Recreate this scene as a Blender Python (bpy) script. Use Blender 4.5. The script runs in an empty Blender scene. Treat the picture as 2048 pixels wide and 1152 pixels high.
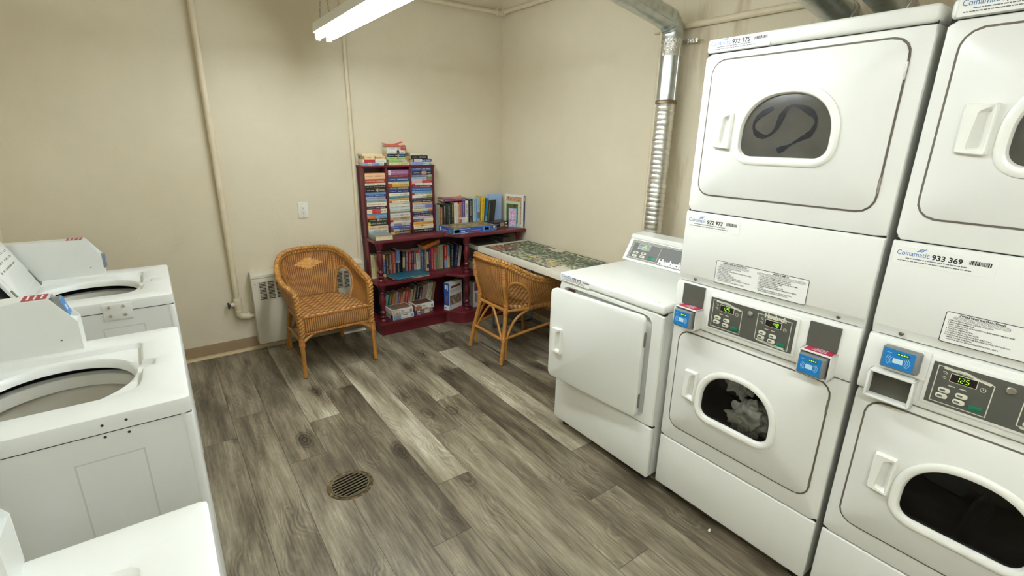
import bpy, bmesh, math, random
from mathutils import Vector, Matrix, Euler
random.seed(7)
S = bpy.context.scene
COL = S.collection
PI = math.pi
RAD = math.radians

# ------------------------------------------------------------------ camera
cam_d = bpy.data.cameras.new('camera')
cam = bpy.data.objects.new('camera', cam_d)
COL.objects.link(cam)
S.camera = cam
YAW, PITCH, ROLL = 0.6318, 0.2968, 0.0179
fw = Vector((math.sin(YAW) * math.cos(PITCH), math.cos(YAW) * math.cos(PITCH), -math.sin(PITCH)))
rt = Vector((math.cos(YAW), -math.sin(YAW), 0))
up = rt.cross(fw)
r2 = math.cos(ROLL) * rt + math.sin(ROLL) * up
u2 = -math.sin(ROLL) * rt + math.cos(ROLL) * up
cam.matrix_world = Matrix(((r2.x, u2.x, -fw.x, -1.7436), (r2.y, u2.y, -fw.y, -1.1801), (r2.z, u2.z, -fw.z, 1.6174), (0, 0, 0, 1)))
cam_d.sensor_width = 36
cam_d.lens = 966.8 / 2048 * 36
cam_d.clip_start = 0.02

# ------------------------------------------------------------------ world + exposure
W = bpy.data.worlds.new('world')
S.world = W
W.use_nodes = True
W.node_tree.nodes['Background'].inputs[0].default_value = (0.02, 0.02, 0.018, 1)
W.node_tree.nodes['Background'].inputs[1].default_value = 0.3
S.view_settings.view_transform = 'Standard'
S.view_settings.look = 'None'
S.view_settings.gamma = 1
S.view_settings.exposure = 1.0
S.view_settings.use_curve_mapping = False
LAMP_COLOR = (0.92, 1.0, 1.085, 1)
LAMP_POWER = 26.2

# ------------------------------------------------------------------ materials
def lin(c):
    r = []
    for v in c[:3]:
        v = v / 255.0
        r.append(v / 12.92 if v <= 0.04045 else ((v + 0.055) / 1.055) ** 2.4)
    return (r[0], r[1], r[2], 1)

class NT:
    def __init__(s, name):
        s.m = bpy.data.materials.new(name)
        s.m.use_nodes = True
        s.t = s.m.node_tree
        s.b = s.t.nodes['Principled BSDF']
        s.out = s.t.nodes['Material Output']
    def n(s, typ, **kw):
        nd = s.t.nodes.new(typ)
        for k, v in kw.items():
            if k.startswith('i_'):
                key = k[2:]
                key = int(key) if key.isdigit() else key.replace('_', ' ')
                s.set(nd.inputs[key], v)
            else:
                setattr(nd, k, v)
        return nd
    def set(s, inp, v):
        if hasattr(v, 'is_linked') or isinstance(v, bpy.types.NodeSocket):
            s.t.links.new(v, inp)
        else:
            inp.default_value = v
    def math(s, op, a, b=0.0, c=None):
        nd = s.t.nodes.new('ShaderNodeMath')
        nd.operation = op
        s.set(nd.inputs[0], a)
        s.set(nd.inputs[1], b)
        if c is not None:
            s.set(nd.inputs[2], c)
        return nd.outputs[0]
    def mix(s, f, a, b, blend='MIX'):
        nd = s.t.nodes.new('ShaderNodeMix')
        nd.data_type = 'RGBA'
        nd.blend_type = blend
        s.set(nd.inputs[0], f)
        s.set(nd.inputs[6], a)
        s.set(nd.inputs[7], b)
        return nd.outputs[2]
    def ramp(s, f, stops):
        nd = s.t.nodes.new('ShaderNodeValToRGB')
        cr = nd.color_ramp
        while len(cr.elements) < len(stops):
            cr.elements.new(0.5)
        for e, (p, c) in zip(cr.elements, stops):
            e.position = p
            e.color = c
        s.set(nd.inputs[0], f)
        return nd.outputs[0]
    def bump(s, h, strength, dist):
        nd = s.n('ShaderNodeBump')
        nd.inputs['Strength'].default_value = strength
        nd.inputs['Distance'].default_value = dist
        s.set(nd.inputs['Height'], h)
        s.t.links.new(nd.outputs[0], s.b.inputs['Normal'])

MATS = {}
def M(name, rgb=(200, 200, 200), rough=0.5, metal=0.0, spec=0.5, emit=0.0, var=0.0, scale=20.0, bumpd=0.0, coat=0.0):
    if name in MATS:
        return MATS[name]
    q = NT(name)
    base = lin(rgb)
    q.b.inputs['Base Color'].default_value = base
    q.b.inputs['Roughness'].default_value = rough
    q.b.inputs['Metallic'].default_value = metal
    q.b.inputs['Specular IOR Level'].default_value = spec
    if coat:
        q.b.inputs['Coat Weight'].default_value = coat
        q.b.inputs['Coat Roughness'].default_value = 0.15
    if var or bumpd:
        tc = q.n('ShaderNodeTexCoord')
        nz = q.n('ShaderNodeTexNoise', i_Vector=tc.outputs['Object'], i_Scale=scale, i_Detail=4.0)
        if var:
            dk = (base[0] * (1 - var), base[1] * (1 - var), base[2] * (1 - var), 1)
            lt = (min(1, base[0] * (1 + var)), min(1, base[1] * (1 + var)), min(1, base[2] * (1 + var)), 1)
            q.t.links.new(q.ramp(nz.outputs[0], [(0.3, dk), (0.7, lt)]), q.b.inputs['Base Color'])
        if bumpd:
            nb = q.n('ShaderNodeTexNoise', i_Vector=tc.outputs['Object'], i_Scale=scale * 6, i_Detail=2.0)
            q.bump(nb.outputs[0], 0.35, bumpd)
    if emit:
        q.b.inputs['Emission Color'].default_value = base
        q.b.inputs['Emission Strength'].default_value = emit
    MATS[name] = q.m
    return q.m

# ------------------------------------------------------------------ geometry helpers
class MB:
    """collects shapes in one bmesh"""
    def __init__(s):
        s.bm = bmesh.new()
        s.uv = s.bm.loops.layers.uv.new('UVMap')
        s.mi = 0
    def face(s, vs):
        try:
            f = s.bm.faces.new(vs)
            f.material_index = s.mi
            return f
        except ValueError:
            return None
    def box(s, x0, y0, z0, x1, y1, z1, bev=0.0, seg=2, mat=None):
        vs = [s.bm.verts.new(p) for p in ((x0, y0, z0), (x1, y0, z0), (x1, y1, z0), (x0, y1, z0), (x0, y0, z1), (x1, y0, z1), (x1, y1, z1), (x0, y1, z1))]
        fs = []
        for idx in ((0, 3, 2, 1), (4, 5, 6, 7), (0, 1, 5, 4), (1, 2, 6, 5), (2, 3, 7, 6), (3, 0, 4, 7)):
            fs.append(s.face([vs[i] for i in idx]))
        if mat is not None:
            bmesh.ops.transform(s.bm, matrix=mat, verts=vs)
        if bev > 0:
            es = list({e for f in fs for e in f.edges})
            bmesh.ops.bevel(s.bm, geom=es, offset=bev, segments=seg, profile=0.5, affect='EDGES', clamp_overlap=True)
        return s
    def prism(s, pts, frame, d0, d1, bev=0.0):
        """polygon pts (a,b) extruded along c from d0 (back) to d1 (front); frame maps (a,b,c)->xyz"""
        n = len(pts)
        def loop(P, c):
            return [s.bm.verts.new(frame(a, b, c)) for a, b in P]
        loops = [loop(pts, d0)]
        if bev:
            sg = 1 if d1 > d0 else -1
            loops.append(loop(pts, d1 - sg * bev))
            loops.append(loop(offset(pts, bev * 0.3), d1 - sg * bev * 0.3))
            loops.append(loop(offset(pts, bev), d1))
        else:
            loops.append(loop(pts, d1))
        for A, B in zip(loops, loops[1:]):
            for i in range(n):
                s.face([A[i], A[(i + 1) % n], B[(i + 1) % n], B[i]])
        s.face(loops[0][::-1])
        s.face(loops[-1])
        return s
    def rings(s, loops, cap0=False, cap1=False, close=True):
        """loops: list of equal length point lists, skinned"""
        L = [[s.bm.verts.new(p) for p in lp] for lp in loops]
        n = len(L[0])
        for A, B in zip(L, L[1:]):
            for i in range(n if close else n - 1):
                s.face([A[i], A[(i + 1) % n], B[(i + 1) % n], B[i]])
        if cap0:
            s.face(L[0][::-1])
        if cap1:
            s.face(L[-1])
        return L
    def tube(s, pts, r, n=10, closed=False, caps=True, phase=0.0):
        pts = [Vector(p) for p in pts]
        m = len(pts)
        rs = r if isinstance(r, (list, tuple)) else [r] * m
        loops = []
        T0 = None
        N = None
        for i in range(m):
            if closed:
                t = (pts[(i + 1) % m] - pts[i - 1]).normalized()
            else:
                t = (pts[min(i + 1, m - 1)] - pts[max(i - 1, 0)]).normalized()
            if N is None:
                a = Vector((0, 0, 1)) if abs(t.z) < 0.9 else Vector((1, 0, 0))
                N = (a - t * a.dot(t)).normalized()
            else:
                N = (N - t * N.dot(t)).normalized()
            B = t.cross(N)
            loops.append([pts[i] + rs[i] * (math.cos(2 * PI * k / n + phase) * N + math.sin(2 * PI * k / n + phase) * B) for k in range(n)])
        if closed:
            loops.append(loops[0])
            L = [[s.bm.verts.new(p) for p in lp] for lp in loops[:-1]]
            L.append(L[0])
            for A, Bq in zip(L, L[1:]):
                for i in range(n):
                    s.face([A[i], A[(i + 1) % n], Bq[(i + 1) % n], Bq[i]])
        else:
            s.rings(loops, caps, caps)
        return s
    def lathe(s, prof, cx=0, cy=0, n=20, frame=None):
        """prof list of (r, z); axis z unless frame given"""
        loops = []
        for r, z in prof:
            lp = []
            for k in range(n):
                a = 2 * PI * k / n
                p = (cx + r * math.cos(a), cy + r * math.sin(a), z)
                lp.append(frame(*p) if frame else p)
            loops.append(lp)
        s.rings(loops, prof[0][0] > 1e-5, prof[-1][0] > 1e-5)
        return s
    def sphere(s, c, r, n=12, sc=(1, 1, 1)):
        m = Matrix.Translation(c) @ Matrix.Diagonal((r * sc[0], r * sc[1], r * sc[2], 1))
        bmesh.ops.create_uvsphere(s.bm, u_segments=n, v_segments=max(6, n // 2), radius=1, matrix=m)
        return s
    def quad(s, a, b, c, d):
        return s.face([s.bm.verts.new(p) for p in (a, b, c, d)])

def offset(pts, d):
    """shrink a counter-clockwise or clockwise 2d polygon by d"""
    n = len(pts)
    area = sum(pts[i][0] * pts[(i + 1) % n][1] - pts[(i + 1) % n][0] * pts[i][1] for i in range(n))
    sg = 1 if area > 0 else -1
    out = []
    for i in range(n):
        p0, p1, p2 = pts[i - 1], pts[i], pts[(i + 1) % n]
        e1 = Vector((p1[0] - p0[0], p1[1] - p0[1]))
        e2 = Vector((p2[0] - p1[0], p2[1] - p1[1]))
        e1 = e1.normalized() if e1.length > 1e-9 else e1
        e2 = e2.normalized() if e2.length > 1e-9 else e2
        nrm = Vector((-(e1.y + e2.y), e1.x + e2.x)) * sg
        if nrm.length < 1e-9:
            nrm = Vector((-e1.y, e1.x)) * sg
        nrm.normalize()
        c = max(0.5, abs(nrm.dot(Vector((-e1.y, e1.x)) * sg)))
        out.append((p1[0] + nrm.x * d / c, p1[1] + nrm.y * d / c))
    return out

def rrect(x0, z0, x1, z1, r, n=6):
    pts = []
    for cx, cz, a0 in ((x1 - r, z0 + r, -90), (x1 - r, z1 - r, 0), (x0 + r, z1 - r, 90), (x0 + r, z0 + r, 180)):
        for k in range(n + 1):
            a = RAD(a0 + 90 * k / n)
            pts.append((cx + r * math.cos(a), cz + r * math.sin(a)))
    return pts

def arch(cx, z0, w, h, r=0.035, n=9):
    """flat bottom, arched top window outline (ccw)"""
    hw = w / 2
    zs = z0 + h * 0.36
    pts = []
    for ccx, a0 in ((cx - hw + r, 180), (cx + hw - r, 270)):
        for k in range(n + 1):
            a = RAD(a0 + 90 * k / n)
            pts.append((ccx + r * math.cos(a), z0 + r + r * math.sin(a)))
    for k in range(2 * n + 6):
        a = PI * k / (2 * n + 5)
        ca, sa = math.cos(a), math.sin(a)
        pts.append((cx + hw * math.copysign(abs(ca) ** 0.86, ca), zs + (h - h * 0.36) * sa ** 0.92))
    return pts

def ray_resample(pts, c, n):
    """star-shaped resample about c so that outlines can be bridged"""
    out = []
    m = len(pts)
    for k in range(n):
        a = 2 * PI * k / n
        dx, dz = math.cos(a), math.sin(a)
        best = None
        for i in range(m):
            p, q = pts[i], pts[(i + 1) % m]
            ex, ez = q[0] - p[0], q[1] - p[1]
            den = dx * ez - dz * ex
            if abs(den) < 1e-12:
                continue
            wx, wz = p[0] - c[0], p[1] - c[1]
            t = (wx * ez - wz * ex) / den
            s_ = (wx * dz - wz * dx) / den
            if t > 0 and -1e-9 <= s_ <= 1 + 1e-9 and (best is None or t > best):
                best = t
        best = best or 0.001
        out.append((c[0] + dx * best, c[1] + dz * best))
    return out

FRONT = lambda a, b, c: (a, c, b)            # (across, up, depth) panels that face local -y
FLAT = lambda a, b, c: (a, b, c)             # plan outlines extruded along z

def mk(name, mb, mats, parent=None, loc=None, rot=None, smooth=35, label=None):
    bmesh.ops.remove_doubles(mb.bm, verts=mb.bm.verts, dist=1e-6)
    bmesh.ops.recalc_face_normals(mb.bm, faces=mb.bm.faces)
    me = bpy.data.meshes.new(name)
    mb.bm.to_mesh(me)
    mb.bm.free()
    for m in (mats if isinstance(mats, (list, tuple)) else [mats]):
        me.materials.append(m)
    if smooth:
        for p in me.polygons:
            p.use_smooth = True
        me.set_sharp_from_angle(angle=RAD(smooth))
    o = bpy.data.objects.new(name, me)
    COL.objects.link(o)
    if parent is not None:
        o.parent = parent
    if loc is not None:
        o.location = loc
    if rot is not None:
        o.rotation_euler = rot
    if label:
        o['label'] = label
    return o

def tag(o, label, cat, group=None, kind=None):
    o['label'] = label
    o['category'] = cat
    if group:
        o['group'] = group
    if kind:
        o['kind'] = kind
    return o

def thing(name, label, cat, loc=(0, 0, 0), rotz=0.0, group=None):
    o = bpy.data.objects.new(name, None)
    o.empty_display_size = 0.05
    COL.objects.link(o)
    o.location = loc
    o.rotation_euler = (0, 0, rotz)
    return tag(o, label, cat, group)

def struct(o):
    o['kind'] = 'structure'
    return o

def txt(name, body, size, mat, parent, loc, rot=(PI / 2, 0, 0), align='LEFT', bold=0.0, shear=0.0, xs=1.0, spacing=1.0, line=1.0, thick=0.0):
    cu = bpy.data.curves.new(name, 'FONT')
    cu.body = body
    cu.size = size
    cu.align_x = align
    cu.resolution_u = 2
    cu.offset = bold
    cu.shear = shear
    cu.space_character = spacing
    cu.space_line = line
    cu.extrude = thick
    tmp = bpy.data.objects.new(name, cu)
    COL.objects.link(tmp)
    me = bpy.data.meshes.new_from_object(tmp)
    bpy.data.objects.remove(tmp)
    bpy.data.curves.remove(cu)
    me.name = name
    me.materials.clear()
    me.materials.append(mat)
    if xs != 1.0:
        for v in me.vertices:
            v.co.x *= xs
    o = bpy.data.objects.new(name, me)
    COL.objects.link(o)
    o.parent = parent
    o.location = loc
    o.rotation_euler = rot
    return o

def strip(mb, pts, w, y, closed=False, frame=FRONT):
    """flat ribbon of width w along pts (a,b) at depth y"""
    n = len(pts)
    P = [Vector(p) for p in pts]
    A, B = [], []
    for i in range(n):
        if closed:
            t0, t1 = P[i] - P[i - 1], P[(i + 1) % n] - P[i]
        else:
            t0 = P[i] - P[i - 1] if i else P[1] - P[0]
            t1 = P[i + 1] - P[i] if i < n - 1 else t0
        t0.normalize(); t1.normalize()
        t = (t0 + t1)
        t = t.normalized() if t.length > 1e-6 else t0
        nrm = Vector((-t.y, t.x))
        k = 1 / max(0.5, nrm.dot(Vector((-t0.y, t0.x))))
        A.append(mb.bm.verts.new(frame(P[i].x + nrm.x * w / 2 * k, P[i].y + nrm.y * w / 2 * k, y)))
        B.append(mb.bm.verts.new(frame(P[i].x - nrm.x * w / 2 * k, P[i].y - nrm.y * w / 2 * k, y)))
    for i in range(n if closed else n - 1):
        j = (i + 1) % n
        mb.face([A[i], A[j], B[j], B[i]])

def catmull(pts, k=6, closed=False):
    P = [Vector(p) for p in pts]
    n = len(P)
    out = []
    for i in range(n if closed else n - 1):
        p0 = P[i - 1] if (i > 0 or closed) else P[0] * 2 - P[1]
        p1, p2 = P[i], P[(i + 1) % n]
        p3 = P[(i + 2) % n] if (i + 2 < n or closed) else P[n - 1] * 2 - P[n - 2]
        for j in range(k):
            t = j / k
            out.append(0.5 * ((2 * p1) + (p2 - p0) * t + (2 * p0 - 5 * p1 + 4 * p2 - p3) * t * t + (3 * p1 - p0 - 3 * p2 + p3) * t ** 3))
    if not closed:
        out.append(P[-1].copy())
    return out
ORD = ['topmost', 'second from the top', 'third from the top', 'fourth from the top', 'fifth from the top', 'sixth from the top', 'seventh from the top', 'eighth from the top', 'ninth from the top', 'tenth from the top'] + [w + ' from the top' for w in ('eleventh', 'twelfth', 'thirteenth', 'fourteenth', 'fifteenth', 'sixteenth', 'seventeenth', 'eighteenth', 'nineteenth', 'twentieth', 'twenty-first', 'twenty-second', 'twenty-third', 'twenty-fourth', 'twenty-fifth')]
# ================================================================== room shell
YB, XR, XL, YF, ZC = 2.861, 1.055, -2.52, -3.6, 2.92

def wall_material(name='painted_plaster', stained=False):
    q = NT(name)
    tc = q.n('ShaderNodeTexCoord')
    v = tc.outputs['Object']
    n1 = q.n('ShaderNodeTexNoise', i_Vector=v, i_Scale=1.3, i_Detail=5.0, i_Roughness=0.6)
    n2 = q.n('ShaderNodeTexNoise', i_Vector=v, i_Scale=60.0, i_Detail=3.0)
    n3 = q.n('ShaderNodeTexNoise', i_Vector=v, i_Scale=5.0, i_Detail=6.0, i_Roughness=0.7)
    a = q.ramp(n1.outputs[0], [(0.3, lin((212, 201, 174))), (0.7, lin((221, 211, 186)))])
    spot = q.ramp(n3.outputs[0], [(0.66, (0, 0, 0, 1)), (0.78, (1, 1, 1, 1))])
    c = q.mix(q.math('MULTIPLY', spot, 0.22), a, lin((168, 146, 110)))
    sx = q.n('ShaderNodeSeparateXYZ', i_0=v)
    # chipped paint low on the wall
    n4 = q.n('ShaderNodeTexNoise', i_Vector=v, i_Scale=34.0, i_Detail=3.0)
    low = q.ramp(sx.outputs[2], [(0.10, (1, 1, 1, 1)), (0.36, (0, 0, 0, 1))])
    chip = q.math('MULTIPLY', q.ramp(n4.outputs[0], [(0.66, (0, 0, 0, 1)), (0.70, (1, 1, 1, 1))]), low)
    c = q.mix(q.math('MULTIPLY', chip, 0.75), c, lin((232, 228, 216)))
    if stained:
        # old brown drips and patches behind the vent duct
        mp = q.n('ShaderNodeMapping', i_Vector=v)
        mp.inputs['Scale'].default_value = (4.0, 9.0, 1.6)
        n5 = q.n('ShaderNodeTexNoise', i_Vector=mp.outputs[0], i_Scale=1.0, i_Detail=5.0, i_Roughness=0.65)
        band = q.math('MULTIPLY', q.math('GREATER_THAN', sx.outputs[1], -1.2), q.ramp(q.math('SUBTRACT', 1.0, sx.outputs[1]), [(0.02, (0, 0, 0, 1)), (0.22, (1, 1, 1, 1))]))
        st = q.math('MULTIPLY', q.ramp(n5.outputs[0], [(0.46, (0, 0, 0, 1)), (0.70, (1, 1, 1, 1))]), band)
        c = q.mix(q.math('MULTIPLY', st, 0.55), c, lin((150, 122, 84)))
    q.t.links.new(c, q.b.inputs['Base Color'])
    q.b.inputs['Roughness'].default_value = 0.62
    q.b.inputs['Specular IOR Level'].default_value = 0.3
    q.bump(q.math('ADD', n2.outputs[0], n3.outputs[0]), 0.18, 0.004)
    return q.m
WALL = wall_material()
WALLR = wall_material('painted_plaster_stained', True)
PIPE = M('painted_pipe', (214, 202, 172), 0.45, var=0.05, scale=14, bumpd=0.0008)

def floor_material():
    q = NT('vinyl_plank')
    uv = q.n('ShaderNodeUVMap')
    at = q.n('ShaderNodeVertexColor', layer_name='plank')
    sp = q.n('ShaderNodeSeparateColor', i_0=at.outputs[0])
    tone, ra, rb = sp.outputs[0], sp.outputs[1], sp.outputs[2]
    sx = q.n('ShaderNodeSeparateXYZ', i_0=uv.outputs[0])
    u, v = sx.outputs[0], sx.outputs[1]
    off = q.math('MULTIPLY', ra, 31.0)
    off2 = q.math('MULTIPLY', rb, 47.0)
    def vec(su, sv):
        cb = q.n('ShaderNodeCombineXYZ')
        q.set(cb.inputs[0], q.math('MULTIPLY_ADD', u, su, off))
        q.set(cb.inputs[1], q.math('MULTIPLY_ADD', v, sv, off2))
        q.set(cb.inputs[2], ra)
        return cb.outputs[0]
    cloud = q.n('ShaderNodeTexNoise', i_Vector=vec(10, 1.6), i_Scale=1.0, i_Detail=5.0, i_Roughness=0.62)
    grain = q.n('ShaderNodeTexNoise', i_Vector=vec(110, 4.0), i_Scale=1.0, i_Detail=4.0, i_Roughness=0.7)
    fleck = q.n('ShaderNodeTexNoise', i_Vector=vec(260, 22), i_Scale=1.0, i_Detail=2.0)
    warp = q.n('ShaderNodeTexNoise', i_Vector=vec(7, 2.6), i_Scale=1.0, i_Detail=2.0)
    # cathedral rings and knots
    vor = q.n('ShaderNodeTexVoronoi', i_Vector=vec(5.2, 2.5), i_Scale=1.0, i_Randomness=0.9)
    d = vor.outputs['Distance']
    kmask = q.ramp(d, [(0.05, (1, 1, 1, 1)), (0.30, (0, 0, 0, 1))])
    ph = q.math('ADD', q.math('MULTIPLY', d, 95.0), q.math('MULTIPLY', warp.outputs[0], 16.0))
    kring = q.math('SINE', ph)
    wv = q.math('SINE', q.math('MULTIPLY', q.math('ADD', q.math('MULTIPLY', u, 9.0), q.math('MULTIPLY', warp.outputs[0], 3.2)), 30.0))
    streak = q.math('MULTIPLY', wv, q.ramp(warp.outputs[0], [(0.48, (0, 0, 0, 1)), (0.66, (1, 1, 1, 1))]))
    vsel = q.n('ShaderNodeSeparateColor', i_0=vor.outputs['Color'])
    kon = q.math('GREATER_THAN', vsel.outputs[0], 0.45)
    kmask = q.math('MULTIPLY', kmask, kon)
    t = q.math('MULTIPLY_ADD', tone, 0.62, -0.14)
    t = q.math('ADD', t, q.math('MULTIPLY', q.math('SUBTRACT', cloud.outputs[0], 0.5), 1.45))
    t = q.math('ADD', t, q.math('MULTIPLY', q.math('SUBTRACT', grain.outputs[0], 0.5), 0.72))
    t = q.math('ADD', t, q.math('MULTIPLY', streak, 0.09))
    t = q.math('ADD', t, q.math('MULTIPLY', q.math('MULTIPLY', kring, kmask), 0.20))
    t = q.math('SUBTRACT', t, q.math('MULTIPLY', kmask, 0.42))
    fl = q.ramp(fleck.outputs[0], [(0.66, (0, 0, 0, 1)), (0.74, (1, 1, 1, 1))])
    t = q.math('ADD', t, q.math('MULTIPLY', fl, 0.20))
    t = q.math('ADD', t, 0.25)
    c = q.ramp(t, [(0.0, lin((58, 50, 38))), (0.3, lin((100, 90, 72))), (0.56, lin((138, 128, 106))), (0.8, lin((168, 160, 138))), (1.0, lin((202, 196, 176)))])
    # seams
    w = 0.1825
    e1 = q.math('MINIMUM', u, q.math('SUBTRACT', w, u))
    e2 = q.math('MINIMUM', v, q.math('SUBTRACT', 1.556, v))
    e = q.math('MINIMUM', e1, e2)
    seam = q.ramp(q.math('MULTIPLY', e, 100.0), [(0.09, (1, 1, 1, 1)), (0.20, (0, 0, 0, 1))])
    c = q.mix(q.math('MULTIPLY', seam, 0.72), c, lin((44, 37, 29)))
    q.t.links.new(c, q.b.inputs['Base Color'])
    q.t.links.new(q.ramp(grain.outputs[0], [(0.3, (0.36, 0.36, 0.36, 1)), (0.7, (0.52, 0.52, 0.52, 1))]), q.b.inputs['Roughness'])
    q.b.inputs['Specular IOR Level'].default_value = 0.4
    q.bump(q.math('SUBTRACT', grain.outputs[0], q.math('MULTIPLY', seam, 0.6)), 0.25, 0.0015)
    return q.m

def build_floor():
    mb = MB()
    cl = mb.bm.loops.layers.float_color.new('plank')
    w, L = 0.1825, 1.556
    # known tones read off the photograph: (row, joint y) -> tone
    known = {}
    joint0 = {0: 0.445, -1: 0.117, -2: -0.226, -3: 0.990, -4: 0.620, -5: 0.292, -6: 1.530, -7: 1.190, -8: 1.818, -9: 1.600}
    tones = {0: (0.86, 0.30, 0.45), -1: (0.26, 0.55, 0.48), -2: (0.52, 0.62, 0.5), -3: (0.74, 0.50, 0.5), -4: (0.92, 0.52, 0.5), -5: (0.30, 0.58, 0.55), -6: (0.80, 0.50, 0.5), -7: (0.44, 0.52, 0.5), -8: (0.50, 0.50, 0.5), -9: (0.36, 0.50, 0.5)}
    rnd = random.Random(11)
    for row in range(-14, 6):
        x1 = 0.05 + w * row
        x1, x0 = x1 , x1 - w
        j0 = joint0.get(row, 0.445 + 0.335 * row)
        y = j0 - 4 * L
        while y < YB + 0.1:
            k = round((y - j0) / L)
            tt = tones.get(row)
            if tt is None:
                tone = rnd.uniform(0.25, 0.8)
            elif row in (-3,):
                tone = tt[0] if k == -1 else tt[1] if k == 0 else 0.45
            else:
                tone = tt[0] if k == 0 and row not in (-9, -8) else tt[1] if k in (1, -1) and not (row in (0, -1) and k == 1 and False) else tt[2]
            if row == 0 and k == 1:
                tone = 0.28
            if row == -5:
                tone = 0.30 if k == 0 else 0.55
            cc = (tone, rnd.random(), rnd.random(), 1)
            f = mb.quad((x0, y, 0), (x1, y, 0), (x1, y + L, 0), (x0, y + L, 0))
            for lp, uvc in zip(f.loops, ((0, 0), (w, 0), (w, L), (0, L))):
                lp[mb.uv].uv = uvc
                lp[cl] = cc
            y += L
    for co, no in (((0, YB, 0), (0, 1, 0)), ((0, YF, 0), (0, -1, 0)), ((XR, 0, 0), (1, 0, 0)), ((XL, 0, 0), (-1, 0, 0))):
        bmesh.ops.bisect_plane(mb.bm, geom=mb.bm.verts[:] + mb.bm.edges[:] + mb.bm.faces[:], plane_co=co, plane_no=no, clear_outer=True)
    return struct(mk('floor', mb, floor_material(), smooth=0))
build_floor()

def slabw(name, a, b, mat):
    mb = MB()
    mb.box(*a, *b)
    return struct(mk(name, mb, mat, smooth=0))
slabw('wall_back', (XL - 0.1, YB, -0.05), (XR + 0.1, YB + 0.1, ZC + 0.05), WALL)
slabw('wall_right', (XR, YF - 0.1, -0.05), (XR + 0.1, YB, ZC + 0.05), WALLR)
slabw('wall_left', (XL - 0.1, YF - 0.1, -0.05), (XL, YB, ZC + 0.05), WALL)
slabw('wall_front', (XL, YF - 0.1, -0.05), (XR, YF, ZC + 0.05), WALL)
slabw('ceiling', (XL, YF, ZC), (XR, YB, ZC + 0.1), M('ceiling_paint', (226, 220, 200), 0.8, var=0.03, scale=3))

# cove base along the back and right walls
BASE = M('vinyl_cove_base', (146, 122, 88), 0.5, var=0.06, scale=8)
BASE_TOE = M('vinyl_cove_toe', (196, 176, 138), 0.5)
def cove(name, p, q_, nrm):
    mb = MB()
    prof = [(0.0, 0.104), (0.004, 0.104), (0.006, 0.10), (0.006, 0.022)]
    toe = [(0.006, 0.022), (0.009, 0.010), (0.020, 0.003), (0.021, 0.0)]
    for pr, mi in ((prof, 0), (toe, 1)):
        mb.mi = mi
        A = [mb.bm.verts.new((p[0] + nrm[0] * d, p[1] + nrm[1] * d, z)) for d, z in pr]
        B = [mb.bm.verts.new((q_[0] + nrm[0] * d, q_[1] + nrm[1] * d, z)) for d, z in pr]
        for i in range(len(pr) - 1):
            mb.face([A[i], A[i + 1], B[i + 1], B[i]])
    return struct(mk(name, mb, [BASE, BASE_TOE]))
cove('baseboard_back', (XL, YB), (XR, YB), (0, -1))
cove('baseboard_right', (XR, YF), (XR, YB), (-1, 0))

# ================================================================== fluorescent strip lights
WHITE_ENAMEL = M('white_enamel', (232, 232, 222), 0.35, var=0.02, scale=6)
TUBE = NT('fluorescent_tube')
TUBE.b.inputs['Base Color'].default_value = (0.9, 0.9, 0.85, 1)
TUBE.b.inputs['Emission Color'].default_value = LAMP_COLOR
TUBE.b.inputs['Emission Strength'].default_value = LAMP_POWER
TUBE = TUBE.m
STEEL = M('zinc_steel', (170, 170, 165), 0.35, 0.9, var=0.08, scale=30)
def strip_light(x, y_far, length, z, label, chains=True):
    t = thing('strip_light', label, 'light', (x, y_far, z), 0, 'hanging fluorescent strip lights')
    mb = MB()
    # channel cross-section swept along -y
    sec = [(-0.058, 0.0), (-0.054, 0.052), (-0.040, 0.062), (0.040, 0.062), (0.054, 0.052), (0.058, 0.0), (0.05, -0.004), (-0.05, -0.004)]
    mb.rings([[(a, 0, b) for a, b in sec], [(a, -length, b) for a, b in sec]], True, True)
    mk('housing', mb, WHITE_ENAMEL, t)
    for sx in (-0.034, 0.034):
        mb = MB()
        mb.tube([(sx, -0.03, -0.026), (sx, -length + 0.03, -0.026)], 0.0165, 14)
        mk('fluorescent_tube', mb, TUBE, t)
    for yy in (0, -length + 0.026):
        for sx in (-0.034, 0.034):
            mb = MB()
            mb.box(sx - 0.013, yy - 0.026, -0.046, sx + 0.013, yy, 0.0, 0.003)
            mk('lamp_holder', mb, WHITE_ENAMEL, t)
    for yy in (-0.09, -length + 0.30):
        mb = MB()
        top = ZC - z - 0.004
        for sx in (-0.028, 0.028):
            n = 34
            for k in range(n):
                f0 = k / n
                zz = 0.064 + (top - 0.064) * (k + 0.5) / n
                xx = sx * (1 - min(1, f0 * 2.2)) + (0.003 if sx > 0 else -0.003)
                h = (top - 0.064) / n * 0.66
                loop = [(xx + (0.0045 * math.cos(a) if k % 2 else 0), yy + (0.0045 * math.cos(a) if not k % 2 else 0), zz + h * math.sin(a)) for a in [2 * PI * j / 10 for j in range(10)]]
                mb.tube(loop, 0.0018, 5, closed=True)
        mk('hanging_chain', mb, STEEL, t)
    return t
strip_light(-0.742, 2.255, 2.44, 2.236, 'white two-tube fluorescent strip light hanging by chains before the bookcase wall')
strip_light(-1.62, -0.85, 2.44, 2.236, 'white two-tube fluorescent strip light hanging behind the camera side of the room')
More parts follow.
